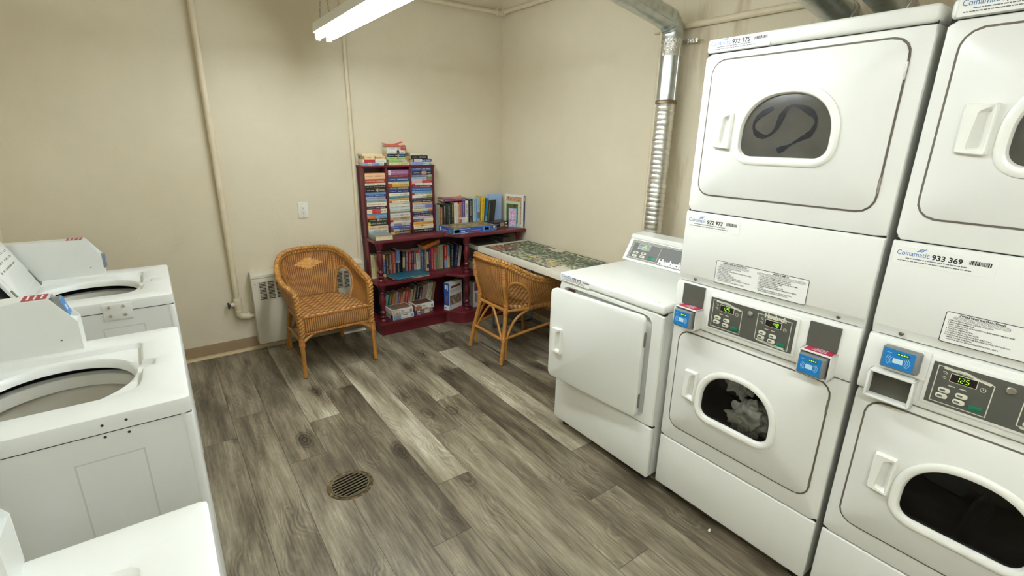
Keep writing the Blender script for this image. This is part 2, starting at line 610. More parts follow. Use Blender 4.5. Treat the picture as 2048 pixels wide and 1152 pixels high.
# ================================================================== laundry appliances
def appliance_mat(name, rgb, rough):
    q = NT(name)
    tc = q.n('ShaderNodeTexCoord')
    nz = q.n('ShaderNodeTexNoise', i_Vector=tc.outputs['Object'], i_Scale=420.0, i_Detail=1.0)
    n2 = q.n('ShaderNodeTexNoise', i_Vector=tc.outputs['Object'], i_Scale=2.2, i_Detail=3.0)
    b = lin(rgb)
    q.t.links.new(q.ramp(n2.outputs[0], [(0.3, (b[0] * .96, b[1] * .96, b[2] * .95, 1)), (0.7, b)]), q.b.inputs['Base Color'])
    q.b.inputs['Roughness'].default_value = rough
    q.bump(nz.outputs[0], 0.06, 0.0006)
    return q.m
APW = appliance_mat('appliance_white', (233, 234, 226), 0.28)
APC = appliance_mat('appliance_bisque', (230, 230, 222), 0.34)
WASHW = appliance_mat('washer_white', (230, 232, 226), 0.32)
GAP = M('door_gasket', (104, 98, 84), 0.7)
DARK = M('dark_gap', (26, 24, 22), 0.8)
BEZ = M('window_bezel_white', (238, 238, 228), 0.25)
HINGE = M('hinge_steel', (150, 146, 134), 0.4, 0.8)
STICK = M('sticker_white', (236, 236, 228), 0.35)
INK = M('black_ink', (34, 34, 36), 0.5)
FINE = M('grey_ink', (88, 90, 92), 0.5)
BLUEINK = M('blue_ink', (44, 108, 172), 0.45)
PANEL = M('panel_grey', (84, 84, 76), 0.42, var=0.03, scale=40)
PCREAM = M('panel_line_cream', (214, 212, 190), 0.4)
LED = M('green_digits', (150, 245, 40), 0.5, emit=0.75)
DISP = M('display_window', (34, 22, 20), 0.2)
GREENB = M('start_button_green', (20, 112, 82), 0.35)
READER = M('reader_grey', (128, 130, 128), 0.38, 0.2)
BLUE = M('reader_blue', (24, 122, 190), 0.3)
PALEB = M('reader_symbol', (196, 220, 232), 0.35)
RED = M('sticker_red', (186, 44, 78), 0.4)
LEDG = M('reader_green_led', (150, 240, 60), 0.4, emit=0.9)
CHROME = M('chrome', (205, 205, 200), 0.15, 1.0)

def glass_mat(name, tint, mixf, rough=0.05):
    q = NT(name)
    q.t.nodes.remove(q.b)
    tr = q.n('ShaderNodeBsdfTransparent')
    tr.inputs[0].default_value = tint
    gl = q.n('ShaderNodeBsdfGlossy')
    gl.inputs['Roughness'].default_value = rough
    mx = q.n('ShaderNodeMixShader')
    fr = q.n('ShaderNodeFresnel', i_IOR=1.45)
    mx_f = q.math('ADD', fr.outputs[0], mixf)
    q.set(mx.inputs[0], mx_f)
    q.t.links.new(tr.outputs[0], mx.inputs[1])
    q.t.links.new(gl.outputs[0], mx.inputs[2])
    q.t.links.new(mx.outputs[0], q.out.inputs[0])
    return q.m
GLASS = glass_mat('door_glass', (0.86, 0.86, 0.84, 1), 0.0)
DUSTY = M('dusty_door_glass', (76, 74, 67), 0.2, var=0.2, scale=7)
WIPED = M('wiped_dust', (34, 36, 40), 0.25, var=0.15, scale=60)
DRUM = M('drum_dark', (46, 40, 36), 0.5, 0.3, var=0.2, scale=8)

def handle(parent, u, z, y=0.0, w=0.066, h=0.13):
    """moulded pull: raised plate with a scooped pocket"""
    mb = MB()
    n = 72
    c = (u + 0.57 * w, z + 0.5 * h)
    outer = [(u, z + 0.006), (u + w, z), (u + w, z + h), (u, z + h - 0.002)]
    # slight rounding
    def rnd(p, r):
        out = []
        m = len(p)
        for i in range(m):
            a, b, d = Vector(p[i - 1]), Vector(p[i]), Vector(p[(i + 1) % m])
            p1 = b + (a - b).normalized() * r
            p2 = b + (d - b).normalized() * r
            for k in range(4):
                t = k / 3
                out.append(tuple(p1 * (1 - t) ** 2 + b * 2 * t * (1 - t) + p2 * t * t))
        return out
    outer = rnd(outer, 0.006)
    pocket = rnd([(u + 0.34 * w, z + 0.13 * h), (u + 0.86 * w, z + 0.07 * h), (u + 0.91 * w, z + 0.95 * h), (u + 0.46 * w, z + 0.84 * h)], 0.004)
    deep = rnd([(u + 0.40 * w, z + 0.20 * h), (u + 0.78 * w, z + 0.16 * h), (u + 0.80 * w, z + 0.84 * h), (u + 0.50 * w, z + 0.78 * h)], 0.004)
    R0 = ray_resample(outer, c, n)
    R1 = ray_resample(offset(outer, 0.004), c, n)
    R2 = ray_resample(pocket, c, n)
    R3 = ray_resample(deep, c, n)
    yd = lambda a: y - 0.012 + 0.030 * max(0, min(1, 1 - (a - (u + 0.40 * w)) / (0.5 * w)))
    loops = [[(a, y + 0.001, b) for a, b in R0], [(a, y - 0.012, b) for a, b in ray_resample(offset(outer, 0.0012), c, n)], [(a, y - 0.0155, b) for a, b in R1],
             [(a, y - 0.015, b) for a, b in R2], [(a, yd(a), b) for a, b in R3]]
    mb.rings(loops, False, True)
    return mk('handle', mb, BEZ, parent)

def door(parent, name, u0, z0, u1, z1, win=None, hinge_z=(), mat=None, y=0.0, r=0.045, th=0.006, dusty=False, wiped=False):
    """front door slab with optional arched window; returns the door"""
    mat = mat or APC
    out = rrect(u0, z0, u1, z1, r, 8)
    mb = MB()
    if win:
        wu, wz, ww, wh = win
        hole = arch(wu, wz, ww, wh, 0.04)
        c = (wu, wz + wh * 0.5)
        n = 120
        lo = ray_resample(offset(out, -0.0), c, n)
        loops = [[(a, y - 0.0005, b) for a, b in lo], [(a, y - th + 0.002, b) for a, b in ray_resample(out, c, n)], [(a, y - th, b) for a, b in ray_resample(offset(out, 0.003), c, n)],
                 [(a, y - th, b) for a, b in ray_resample(offset(hole, -0.045), c, n)], [(a, y - th - 0.004, b) for a, b in ray_resample(offset(hole, -0.036), c, n)],
                 [(a, y - th - 0.004, b) for a, b in ray_resample(offset(hole, -0.028), c, n)]]
        mb.rings(loops)
    else:
        mb.prism(out, FRONT, y - 0.0005, y - th, 0.003)
    d = mk(name, mb, mat, parent)
    g = MB()
    g.prism(offset(out, -0.006), FRONT, y + 0.0008, y - 0.0012)
    if win:
        # ring only, so that the drum can be seen through the window
        g.bm.clear()
        loops = [[(a, y - 0.0012, b) for a, b in ray_resample(offset(out, -0.006), c, n)], [(a, y - 0.0012, b) for a, b in ray_resample(offset(out, 0.012), c, n)]]
        g.rings(loops)
    mk('door_seal', g, GAP, d)
    if win:
        b = MB()
        R = lambda o: ray_resample(offset(hole, -o), c, n)
        prof = [(0.029, th), (0.028, th + 0.008), (0.022, th + 0.0125), (0.012, th + 0.013), (0.005, th + 0.010), (0.001, th + 0.003), (0.0, th - 0.004)]
        b.rings([[(p[0], y - dd, p[1]) for p in R(o)] for o, dd in prof])
        mk('window_bezel', b, BEZ, d)
        gl = MB()
        bul = [[(c[0] + (p[0] - c[0]) * f, y - th + 0.003 - 0.010 * (1 - f * f), c[1] + (p[1] - c[1]) * f) for p in R(0.001)] for f in (1, 0.8, 0.55, 0.3, 0.1)]
        gl.rings(bul, False, True)
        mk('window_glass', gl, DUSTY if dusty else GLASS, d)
        if wiped:
            w = MB()
            pts = [(-0.045, 0.055), (-0.09, 0.03), (-0.105, 0.0), (-0.09, -0.028), (-0.055, -0.038), (-0.025, -0.015), (-0.01, 0.03), (0.01, 0.058), (0.05, 0.052), (0.085, 0.03), (0.098, 0.005), (0.085, -0.03), (0.05, -0.052), (0.02, -0.07), (-0.01, -0.085)]
            cur = catmull([(p[0] + wu, p[1] + wz + wh * 0.52, 0) for p in pts], 6)
            rr = random.Random(3)
            A = []
            for i, p in enumerate(cur):
                t = (cur[min(i + 1, len(cur) - 1)] - cur[max(i - 1, 0)]).normalized()
                hw = 0.0065 + 0.003 * math.sin(i * 0.4) + rr.uniform(-0.0012, 0.0012)
                fx = lambda q_: min(1, math.hypot((q_.x - c[0]) / (ww / 2), (q_.y - c[1]) / (wh / 2)))
                for sgn in (1, -1):
                    q_ = p + Vector((-t.y, t.x, 0)) * hw * sgn
                    A.append(w.bm.verts.new((q_.x, y - th + 0.003 - 0.010 * (1 - fx(q_) ** 2) - 0.0016, q_.y)))
            for i in range(0, len(A) - 2, 2):
                w.face([A[i], A[i + 1], A[i + 3], A[i + 2]])
            mk('wiped_streak', w, WIPED, d)
    for hz in hinge_z:
        h = MB()
        h.tube([(u1 + 0.002, y - 0.002, hz), (u1 + 0.002, y - 0.002, hz + 0.046)], 0.0038, 8)
        h.box(u1 - 0.002, y - 0.0045, hz + 0.003, u1 + 0.005, y - 0.001, hz + 0.043)
        for k in range(3):
            h.tube([(u1 + 0.002, y - 0.002, hz + 0.010 + k * 0.013), (u1 + 0.002, y - 0.002, hz + 0.013 + k * 0.013)], 0.0044, 8)
        mk('hinge', h, HINGE, d)
    return d

def asset_label(parent, u, z, number, w=0.225, h=0.050, y=-0.0004, s=1.0):
    """white sticker: blue maker's name with three strokes, number, bar code, two fine lines"""
    mb = MB()
    mb.prism(rrect(u, z, u + w, z + h, 0.003, 3), FRONT, y + 0.0004, y - 0.0002)
    t = mk('asset_label', mb, STICK, parent)
    yy = y - 0.0006
    txt('label_lettering', 'Coinamatic', 0.0205 * s, BLUEINK, t, (u + 0.006, yy, z + h * 0.52), xs=0.82)
    lg = MB()
    for k in range(3):
        bx, bz = u + 0.052 + 0.003 * k, z + h * 0.80 + 0.0032 * k
        strip(lg, [(bx, bz), (bx + 0.006, bz + 0.0022), (bx + 0.011, bz + 0.0015), (bx + 0.016, bz + 0.004)], 0.0016, yy)
    mk('label_emblem', lg, BLUEINK, t)
    txt('label_number', number, 0.0205 * s, INK, t, (u + 0.088, yy, z + h * 0.48), bold=0.0006, xs=1.0)
    bc = MB()
    rr = random.Random(number)
    x = u + 0.168
    while x < u + 0.212:
        wd = rr.choice((0.0012, 0.0018, 0.003))
        bc.quad((x, yy, z + h * 0.55), (x + wd, yy, z + h * 0.55), (x + wd, yy, z + h * 0.78), (x, yy, z + h * 0.78))
        x += wd + rr.choice((0.001, 0.0014))
    mk('bar_code', bc, INK, t)
    fp = MB()
    for row, (a, b) in enumerate(((0.03, 0.165), (0.012, 0.175))):
        x = u + a
        zz = z + h * (0.34 - 0.16 * row)
        while x < u + b:
            wd = rr.uniform(0.003, 0.009)
            fp.quad((x, yy, zz), (x + wd, yy, zz), (x + wd, yy, zz + 0.0024), (x, yy, zz + 0.0024))
            x += wd + 0.0014
    mk('fine_print', fp, FINE, t)
    return t

SEG = {'0': 'abcdef', '1': 'bc', '2': 'abged', '3': 'abgcd', '4': 'fgbc', '5': 'afgcd', '6': 'afgedc', '8': 'abcdefg'}
def digits(mb, s, u, z, h, y):
    w = h * 0.46
    t = h * 0.10
    for ch in s:
        sl = 0.10
        P = lambda a, b: (u + a + b * sl, z + b)
        segs = {'a': ((0, h), (w, h)), 'g': ((0, h / 2), (w, h / 2)), 'd': ((0, 0), (w, 0)), 'f': ((0, h), (0, h / 2)), 'b': ((w, h), (w, h / 2)), 'e': ((0, h / 2), (0, 0)), 'c': ((w, h / 2), (w, 0))}
        for k in SEG[ch]:
            (a0, b0), (a1, b1) = segs[k]
            da, db = (a1 - a0), (b1 - b0)
            L = math.hypot(da, db)
            g = t * 0.6
            p, q_ = P(a0 + da / L * g, b0 + db / L * g), P(a1 - da / L * g, b1 - db / L * g)
            strip(mb, [p, q_], t, y)
        u += w * 1.7

def control_group(panel, u, z, w, h, value, y, title, top=True):
    """outlined group of keys with a display: (u,z) lower-left corner"""
    mb = MB()
    lw = 0.0022
    if top:
        strip(mb, [(u, z), (u + w, z), (u + w, z + h * 0.86), (u + w * 0.5, z + h), (u, z + h)], lw, y, True)
        strip(mb, [(u + w * 0.10, z + h * 0.985), (u + w * 0.5, z + h * 0.955), (u + w * 0.95, z + h * 0.865)], h * 0.075, y)
    else:
        strip(mb, [(u + w * 0.27, z + h), (u, z + h), (u, z + h * 0.10), (u + w * 0.5, z), (u + w, z), (u + w, z + h), (u + w * 0.80, z + h)], lw, y)
        strip(mb, [(u + w * 0.06, z + h * 0.085), (u + w * 0.5, z + h * 0.045), (u + w * 0.9, z + h * 0.03)], h * 0.075, y)
    # icons left of the display and clock right of it
    for k in (0, 1):
        a, b = u + w * 0.10, z + h * (0.86 - 0.13 * k)
        strip(mb, [(a, b), (a + 0.005, b + 0.002), (a + 0.010, b - 0.002)], 0.0016, y)
        strip(mb, [(a + 0.004, b - 0.004), (a + 0.010, b - 0.005)], 0.0014, y)
    cc = (u + w * 0.84, z + h * 0.68)
    strip(mb, [(cc[0] + 0.0058 * math.cos(2 * PI * k / 16), cc[1] + 0.0058 * math.sin(2 * PI * k / 16)) for k in range(16)], 0.0012, y, True)
    strip(mb, [(cc[0], cc[1] + 0.0035), (cc[0], cc[1]), (cc[0] + 0.003, cc[1])], 0.0012, y)
    for k in (0, 1):
        strip(mb, [(u + w * (0.26 + 0.2 * k), z + h * 0.53), (u + w * (0.38 + 0.2 * k), z + h * 0.53)], 0.0026, y)
    mk('printed_outline', mb, PCREAM, panel)
    dz, dh, du, dw = z + h * 0.66, h * 0.21, u + w * 0.26, w * 0.46
    mb = MB()
    mb.prism(rrect(du - 0.0016, dz - 0.0016, du + dw + 0.0016, dz + dh + 0.0016, 0.002, 3), FRONT, y + 0.001, y - 0.0006)
    fr = mk('display_frame', mb, PCREAM, panel)
    mb = MB()
    mb.prism(rrect(du, dz, du + dw, dz + dh, 0.0016, 3), FRONT, y, y - 0.0012)
    mk('display', mb, DISP, panel)
    mb = MB()
    hh = dh * 0.60
    digits(mb, value, du + dw * (0.20 if len(value) == 3 else 0.52), dz + dh * 0.20, hh, y - 0.0016)
    mk('digits', mb, LED, panel)
    for i, (a, b) in enumerate(((0.10, 0.30), (0.08, 0.13), (0.42, 0.28), (0.40, 0.10))):
        mb = MB()
        bw, bh = w * 0.22, h * 0.135
        mb.prism(rrect(u + w * a, z + h * b, u + w * a + bw, z + h * b + bh, bh * 0.45, 5), FRONT, y + 0.001, y - 0.0018, 0.0006)
        mk('key', mb, PCREAM, panel)
        mb = MB()
        strip(mb, rrect(u + w * a - 0.003, z + h * b - 0.0025, u + w * a + bw + 0.0025, z + h * b + bh + 0.0025, bh * 0.5, 4), 0.0009, y - 0.0004, True)
        strip(mb, [(u + w * a + bw * 0.15, z + h * b + bh * 0.5), (u + w * a + bw * 0.6, z + h * b + bh * 0.5)], bh * 0.35, y - 0.0021)
        mk('key_print', mb, FINE, panel)
    mb = MB()
    mb.prism(rrect(u + w * 0.69, z + h * 0.07, u + w * 0.93, z + h * 0.20, 0.003, 4), FRONT, y + 0.001, y - 0.0018, 0.0006)
    mk('start_key', mb, GREENB, panel)
    if title:
        if top:
            txt('panel_lettering', title, h * 0.062, INK, panel, (u + w * 0.34, y - 0.0006, z + h * 0.935), rot=(PI / 2, RAD(9), 0))
        else:
            txt('panel_lettering', title, h * 0.062, INK, panel, (u + w * 0.30, y - 0.0006, z + h * 0.045), rot=(PI / 2, RAD(4), 0))

def card_reader(parent, u, z, w=0.083, h=0.066, y=0.0, depth=0.04):
    """grey bezel with a blue face, four green lights and a contactless card symbol"""
    mb = MB()
    mb.prism(rrect(u, z, u + w, z + h, 0.006, 4), FRONT, y, y - depth, 0.006)
    t = mk('card_reader', mb, READER, parent)
    yy = y - depth
    mb = MB()
    fx0, fz0, fx1, fz1 = u + w * 0.05, z + h * 0.09, u + w * 0.87, z + h * 0.93
    mb.prism(rrect(fx0, fz0, fx1, fz1, 0.001, 2), FRONT, yy + 0.0005, yy - 0.0008)
    mk('reader_face', mb, BLUE, t)
    fw_, fh_ = fx1 - fx0, fz1 - fz0
    mb = MB()
    mb.prism(rrect(fx0 + fw_ * .34, fz0 + fh_ * .28, fx0 + fw_ * .66, fz0 + fh_ * .55, 0.0012, 3), FRONT, yy, yy - 0.0013)
    for sgn in (-1, 1):
        for k in range(3):
            rr_ = fw_ * (0.25 + 0.065 * k)
            pts = [(fx0 + fw_ * .5 + sgn * rr_ * math.cos(a), fz0 + fh_ * .415 + rr_ * 0.75 * math.sin(a)) for a in [RAD(-42 + 84 * j / 8) for j in range(9)]]
            strip(mb, pts, 0.0011, yy - 0.0011)
    strip(mb, [(fx0 + fw_ * .10, fz0 + fh_ * .80), (fx0 + fw_ * .28, fz0 + fh_ * .80)], 0.0012, yy - 0.0011)
    mk('card_symbol', mb, PALEB, t)
    mb = MB()
    mb.prism(rrect(fx0 + fw_ * .44, fz0 + fh_ * .74, fx0 + fw_ * .82, fz0 + fh_ * .88, 0.001, 2), FRONT, yy, yy - 0.0012)
    mk('light_window', mb, M('led_window', (18, 60, 40), 0.4), t)
    for k in range(4):
        mb = MB()
        a = fx0 + fw_ * (.46 + .09 * k)
        mb.box(a, yy - 0.0018, fz0 + fh_ * .785, a + fw_ * .055, yy - 0.001, fz0 + fh_ * .835)
        mk('indicator_light', mb, LEDG, t)
    return t

def reader_with_hood(parent, u, z):
    """cream sleeve around a card reader, red notice on its top, blank grey plate above"""
    w, h, dp = 0.101, 0.088, 0.062
    mb = MB()
    th = 0.0045
    # sleeve: four walls
    mb.box(u, -dp, z, u + th, 0, z + h, 0.0012)
    mb.box(u + w - th, -dp, z, u + w, 0, z + h, 0.0012)
    mb.box(u, -dp, z + h - th, u + w, 0, z + h, 0.0012)
    mb.box(u, -dp, z, u + w, 0, z + th, 0.0012)
    s = mk('reader_sleeve', mb, APC, parent)
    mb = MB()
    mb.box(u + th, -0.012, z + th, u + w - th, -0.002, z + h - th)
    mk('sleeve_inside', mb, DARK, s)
    mb = MB()
    mb.box(u + 0.010, -dp + 0.008, z + h, u + w - 0.006, -0.006, z + h + 0.0006)
    mk('notice', mb, RED, s)
    mb = MB()
    rr = random.Random(5)
    for row in range(3):
        x = u + 0.03 + 0.004 * row
        while x < u + w - 0.03:
            wd = rr.uniform(0.003, 0.007)
            yq = -dp + 0.018 + 0.011 * row
            mb.quad((x, yq, z + h + 0.0009), (x + wd, yq, z + h + 0.0009), (x + wd, yq + 0.005, z + h + 0.0009), (x, yq + 0.005, z + h + 0.0009))
            x += wd + 0.0016
    mk('notice_print', mb, STICK, s)
    card_reader(parent, u + 0.006, z + 0.006, 0.084, 0.072, -0.012, 0.062)
    mb = MB()
    mb.prism(rrect(u, z + h + 0.002, u + 0.096, z + h + 0.088, 0.001, 2), FRONT, -0.008, -0.0162)
    mk('blank_plate', mb, PANEL, parent)

ENG = ['1. OPEN DRYER DOOR, LOAD CLOTHES, CLOSE DOOR.', '2. SELECT FABRIC/TEMPERATURE.', '3. INSERT COINS OR CARD AS INDICATED. FOR MORE DRYING TIME ADD MORE', '    COINS OR INSERT CARD.', '4. PUSH START AND/OR BUTTON.', '5. TO STOP DRYING CYCLE OPEN DOOR.', '6. TO RESTART DRYER CLOSE DOOR AND REPEAT STEP 4.', '7. WHEN DISPLAY INDICATES 00 TIME REMAINING OR PANEL LIGHT GOES OUT,', '    REMOVE CLOTHES FROM DRYER.', '       IF CLOTHES ARE NOT DRY AS DESIRED, REPEAT STEPS 3 AND 4.']
FRE = ['1. OUVRIR LA PORTE, CHARGER LE LINGE ET FERMER LA PORTE.', '2. CHOISIR LE TISSU ET LA TEMPÉRATURE DE SÉCHAGE VOULUE.', '3. INSÉRER LES PIÈCES OU LA CARTE COMME INDIQUÉ. POUR PLUS DE TEMPS,', '    AJOUTER DES PIÈCES OU INSÉRER UNE CARTE.', '4. APPUYER SUR LE BOUTON DE DÉPART.', '5. POUR ARRÊTER LA MACHINE, OUVRIR LA PORTE.', '6. POUR REMETTRE LA MACHINE EN MARCHE, FERMER LA PORTE ET RÉPÉTER', '    L’ÉTAPE 4.', '7. LORSQUE L’AFFICHEUR INDIQUE 00 OU QUE LE VOYANT S’ÉTEINT,', '    RETIRER LE LINGE. SI LE LINGE N’EST PAS SEC, RÉPÉTER 3 ET 4.']
def instruction_sign(parent, u, z, w=0.342, h=0.088, y=0.0):
    mb = MB()
    mb.prism(rrect(u, z, u + w, z + h, 0.005, 4), FRONT, y, y - 0.0006)
    s = mk('instruction_sign', mb, STICK, parent)
    mb = MB()
    strip(mb, rrect(u, z, u + w, z + h, 0.005, 4), 0.0018, y - 0.001, True)
    for a, b, c_ in ((0.018, 0.132, 0.071), (0.164, 0.332, 0.071)):
        strip(mb, rrect(u + a, z + c_ - 0.0012, u + b, z + c_ + 0.0062, 0.003, 3), 0.0007, y - 0.001, True)
    mk('sign_border', mb, INK, s)
    yy = y - 0.001
    txt('sign_heading', '-OPERATING INSTRUCTIONS-', 0.0072, INK, s, (u + 0.075, yy, z + 0.0795), align='CENTER', xs=1.0, bold=0.0003)
    txt('sign_heading', "MODE D'EMPLOI", 0.0072, INK, s, (u + 0.248, yy, z + 0.0795), align='CENTER', bold=0.0003)
    txt('sign_notice', 'IMPORTANT: CLEAN LINT FILTER BEFORE EACH LOAD', 0.0052, INK, s, (u + 0.075, yy, z + 0.0718), align='CENTER', xs=0.86)
    txt('sign_notice', 'IMPORTANT: NETTOYER LE FILTRE À CHARPIE AVANT CHAQUE CYCLE DE SÉCHAGE', 0.0052, INK, s, (u + 0.248, yy, z + 0.0718), align='CENTER', xs=0.81)
    txt('sign_text', '\n'.join(ENG), 0.0052, INK, s, (u + 0.008, yy, z + 0.0635), bold=0.00012, xs=0.72, line=1.15)
    txt('sign_text', '\n'.join(FRE), 0.0052, INK, s, (u + 0.172, yy, z + 0.0635), bold=0.00012, xs=0.76, line=1.15)

def feet(parent, W_, D_, z1):
    for a in (0.05, W_ - 0.05):
        for b in (0.06, D_ - 0.06):
            mb = MB()
            mb.lathe([(0.0, 0.0), (0.02, 0.0), (0.02, 0.012), (0.008, 0.014), (0.008, z1 + 0.004)], a, b, 10)
            mk('foot', mb, M('rubber_foot', (40, 40, 40), 0.7), parent)

def stack_dryer(origin, label, numbers, first):
    Wd, Dp = 0.684, 0.70
    T = thing('stacked_dryer', label, 'dryer', origin, -PI / 2, 'stacked coin dryers along the right wall')
    zb, zD, zC, zB, zA, zs, zt = 0.048, 0.3105, 0.877, 1.0645, 1.357, 1.9345, 1.985
    feet(T, Wd, Dp, zb)
    # cabinet shell: two sides, back, deck between the machines, with drums inside
    mb = MB()
    t = 0.012
    mb.box(0.004, 0.012, zb, 0.004 + t, Dp, zs)
    mb.box(Wd - 0.004 - t, 0.012, zb, Wd - 0.004, Dp, zs)
    mb.box(0.004 + t, Dp - t, zb, Wd - 0.004 - t, Dp, zs)
    mb.box(0.004 + t, 0.03, zb, Wd - 0.004 - t, Dp - t, zb + t)
    mb.box(0.004 + t, 0.03, zC + 0.06, Wd - 0.004 - t, Dp - t, zC + 0.06 + t)
    mk('cabinet', mb, APC, T)
    g = 0.0016
    def panel(name, z0, z1, bev=0.007, y0=0.0, y1=0.014, x0=0.0, x1=None):
        m_ = MB()
        m_.box(x0, y0, z0 + g, Wd if x1 is None else x1, y1, z1 - g, bev, 3)
        return mk(name, m_, APC, T)
    panel('toe_panel', zb, zD)
    def front_frame(name, z0, z1, win):
        wu, wz, ww, wh = win
        hole = offset(arch(wu, wz, ww, wh, 0.04), -0.04)
        c = (wu, wz + wh * .5)
        n = 120
        out = rrect(0, z0 + g, Wd, z1 - g, 0.006, 4)
        R = lambda P: ray_resample(P, c, n)
        m_ = MB()
        m_.rings([[(a, 0.014, b) for a, b in R(out)], [(a, 0.006, b) for a, b in R(out)], [(a, 0.0018, b) for a, b in R(offset(out, 0.0018))], [(a, 0.0, b) for a, b in R(offset(out, 0.006))],
                  [(a, 0.0, b) for a, b in R(hole)], [(a, 0.03, b) for a, b in R(hole)]])
        return mk(name, m_, APC, T)
    wl = (0.325, 0.512, 0.284, 0.206)
    wt = (0.333, 1.577, 0.290, 0.202)
    front_frame('lower_front_panel', zD, zC, wl)
    front_frame('upper_front_panel', zA, zs, wt)
    panel('top_panel', zs, zt, 0.012, -0.004, Dp)
    # dark seams behind the panel joints
    for zz in (zD, zA, zs, zC):
        mb = MB()
        mb.box(0.003, 0.008, zz - 0.006, Wd - 0.003, 0.013, zz + 0.006)
        mk('panel_seam', mb, DARK, T)
    # drums
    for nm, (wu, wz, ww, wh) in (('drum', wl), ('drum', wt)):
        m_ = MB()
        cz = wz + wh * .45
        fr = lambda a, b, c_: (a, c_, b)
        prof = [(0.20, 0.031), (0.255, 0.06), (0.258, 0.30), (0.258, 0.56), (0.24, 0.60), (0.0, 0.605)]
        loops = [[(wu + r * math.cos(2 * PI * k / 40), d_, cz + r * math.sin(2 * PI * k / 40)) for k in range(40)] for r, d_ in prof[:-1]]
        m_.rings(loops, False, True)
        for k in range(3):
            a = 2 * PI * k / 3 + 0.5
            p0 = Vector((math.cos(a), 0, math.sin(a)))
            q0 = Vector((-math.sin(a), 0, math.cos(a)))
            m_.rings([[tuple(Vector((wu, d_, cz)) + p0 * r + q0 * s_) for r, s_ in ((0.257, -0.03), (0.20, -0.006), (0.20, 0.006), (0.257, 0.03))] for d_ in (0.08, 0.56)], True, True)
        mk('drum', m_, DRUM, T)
    # doors
    d = door(T, 'lower_door', 0.040, 0.388, 0.634, 0.846, wl, (0.442, 0.742))
    handle(d, 0.092, 0.552, -0.006, 0.062, 0.137)
    d = door(T, 'upper_door', 0.038, 1.428, 0.634, 1.906, wt, (1.484, 1.798), dusty=True, wiped=first)
    handle(d, 0.082, 1.598, -0.006, 0.068, 0.131)
    # sloped access panel with two screws
    m_ = MB()
    sec = [(0.013, zB + g), (0.009, zB + g), (0.007, zB + 0.006), (-0.002, zB + 0.030), (-0.0045, zB + 0.036), (-0.005, zA - 0.010), (-0.003, zA - 0.004), (0.002, zA - g), (0.013, zA - g)]
    xs_ = [(0.0, 0.004), (0.0015, 0.0015), (0.006, 0.0)]
    L = []
    for x, dd in xs_ + [(Wd - x, dd) for x, dd in xs_[::-1]]:
        L.append([(x, min(0.013, yy + dd), zz) for yy, zz in sec])
    m_.rings(L, True, True)
    ap = mk('access_panel', m_, APC, T)
    for u in (0.075, Wd - 0.075):
        m_ = MB()
        m_.lathe([(0.0, -0.0035), (0.004, -0.003), (0.0065, -0.001), (0.0065, 0.004)], 0, 0, 12, frame=lambda a, b, c_: (u + a, c_ + 0.001, zB + 0.017 + b))
        mk('screw', m_, M('screw_zinc', (120, 116, 104), 0.35, 0.8), ap)
    asset_label(T, 0.010, zA - 0.066, numbers[1], y=-0.0054)
    instruction_sign(T, 0.1625, 1.0935, y=-0.005)
    # control housing and panel
    m_ = MB()
    sec = [(0.02, zC + g), (-0.002, zC + g), (-0.011, zC + 0.006), (-0.014, zC + 0.016), (-0.010, zB - 0.012), (-0.005, zB - 0.003), (0.006, zB - g), (0.02, zB - g)]
    L = []
    for x, dd in xs_ + [(Wd - x, dd) for x, dd in xs_[::-1]]:
        L.append([(x, min(0.02, yy + dd), zz) for yy, zz in sec])
    m_.rings(L, True, True)
    ch = mk('control_housing', m_, APC, T)
    pu0, pu1, pz0, pz1 = 0.160, 0.506, 0.902, 1.045
    m_ = MB()
    m_.prism(rrect(pu0, pz0, pu1, pz1, 0.007, 4), FRONT, -0.006, -0.0175, 0.002)
    cp = mk('control_panel', m_, APC, T)
    m_ = MB()
    m_.prism(rrect(pu0 + 0.010, pz0 + 0.009, pu1 - 0.010, pz1 - 0.009, 0.002, 2), FRONT, -0.017, -0.0182)
    mk('panel_face', m_, PANEL, cp)
    yy = -0.0188
    control_group(cp, pu0 + 0.022, pz0 + 0.017, 0.120, 0.108, '125', yy, 'TOP DRYER', True)
    control_group(cp, pu0 + 0.202, pz0 + 0.014, 0.120, 0.108, '48', yy, 'BOTTOM DRYER', False)
    txt('maker_lettering', 'Huebsch', 0.0235, PCREAM, cp, (pu0 + 0.226, yy - 0.0004, pz0 + 0.115), bold=0.0014, xs=0.94)
    m_ = MB()
    kf = lambda a, b, c_: (pu0 + 0.173 + a, yy + c_, pz0 + 0.112 + b)
    m_.lathe([(0.0105, 0.001), (0.0105, -0.003), (0.0085, -0.005), (0.006, -0.0052), (0.006, -0.004), (0.0, -0.004)], 0, 0, 18, frame=kf)
    kl = mk('key_lock', m_, CHROME, cp)
    if first:
        for u, z in ((0.039, 0.884), (0.537, 0.874)):
            reader_with_hood(T, u, z)
        asset_label(T, 0.012, zs + 0.003, numbers[0], h=0.042, y=-0.0046)
    else:
        m_ = MB()
        m_.prism(rrect(0.048, 0.965, 0.162, 1.052, 0.004, 3), FRONT, -0.008, -0.0165, 0.002)
        mk('reader_plate', m_, APC, T)
        card_reader(T, 0.050, 0.978, 0.094, 0.068, -0.0165, 0.022)
        # open coin return box below
        u, z, w, h, dp = 0.030, 0.872, 0.118, 0.092, 0.046
        th = 0.008
        m_ = MB()
        m_.box(u, -dp, z, u + th, 0, z + h, 0.003)
        m_.box(u + w - th, -dp, z, u + w, 0, z + h, 0.003)
        m_.box(u, -dp, z + h - th, u + w, 0, z + h, 0.003)
        m_.box(u, -dp, z, u + w, 0, z + th, 0.003)
        s = mk('coin_box', m_, APC, T)
        m_ = MB()
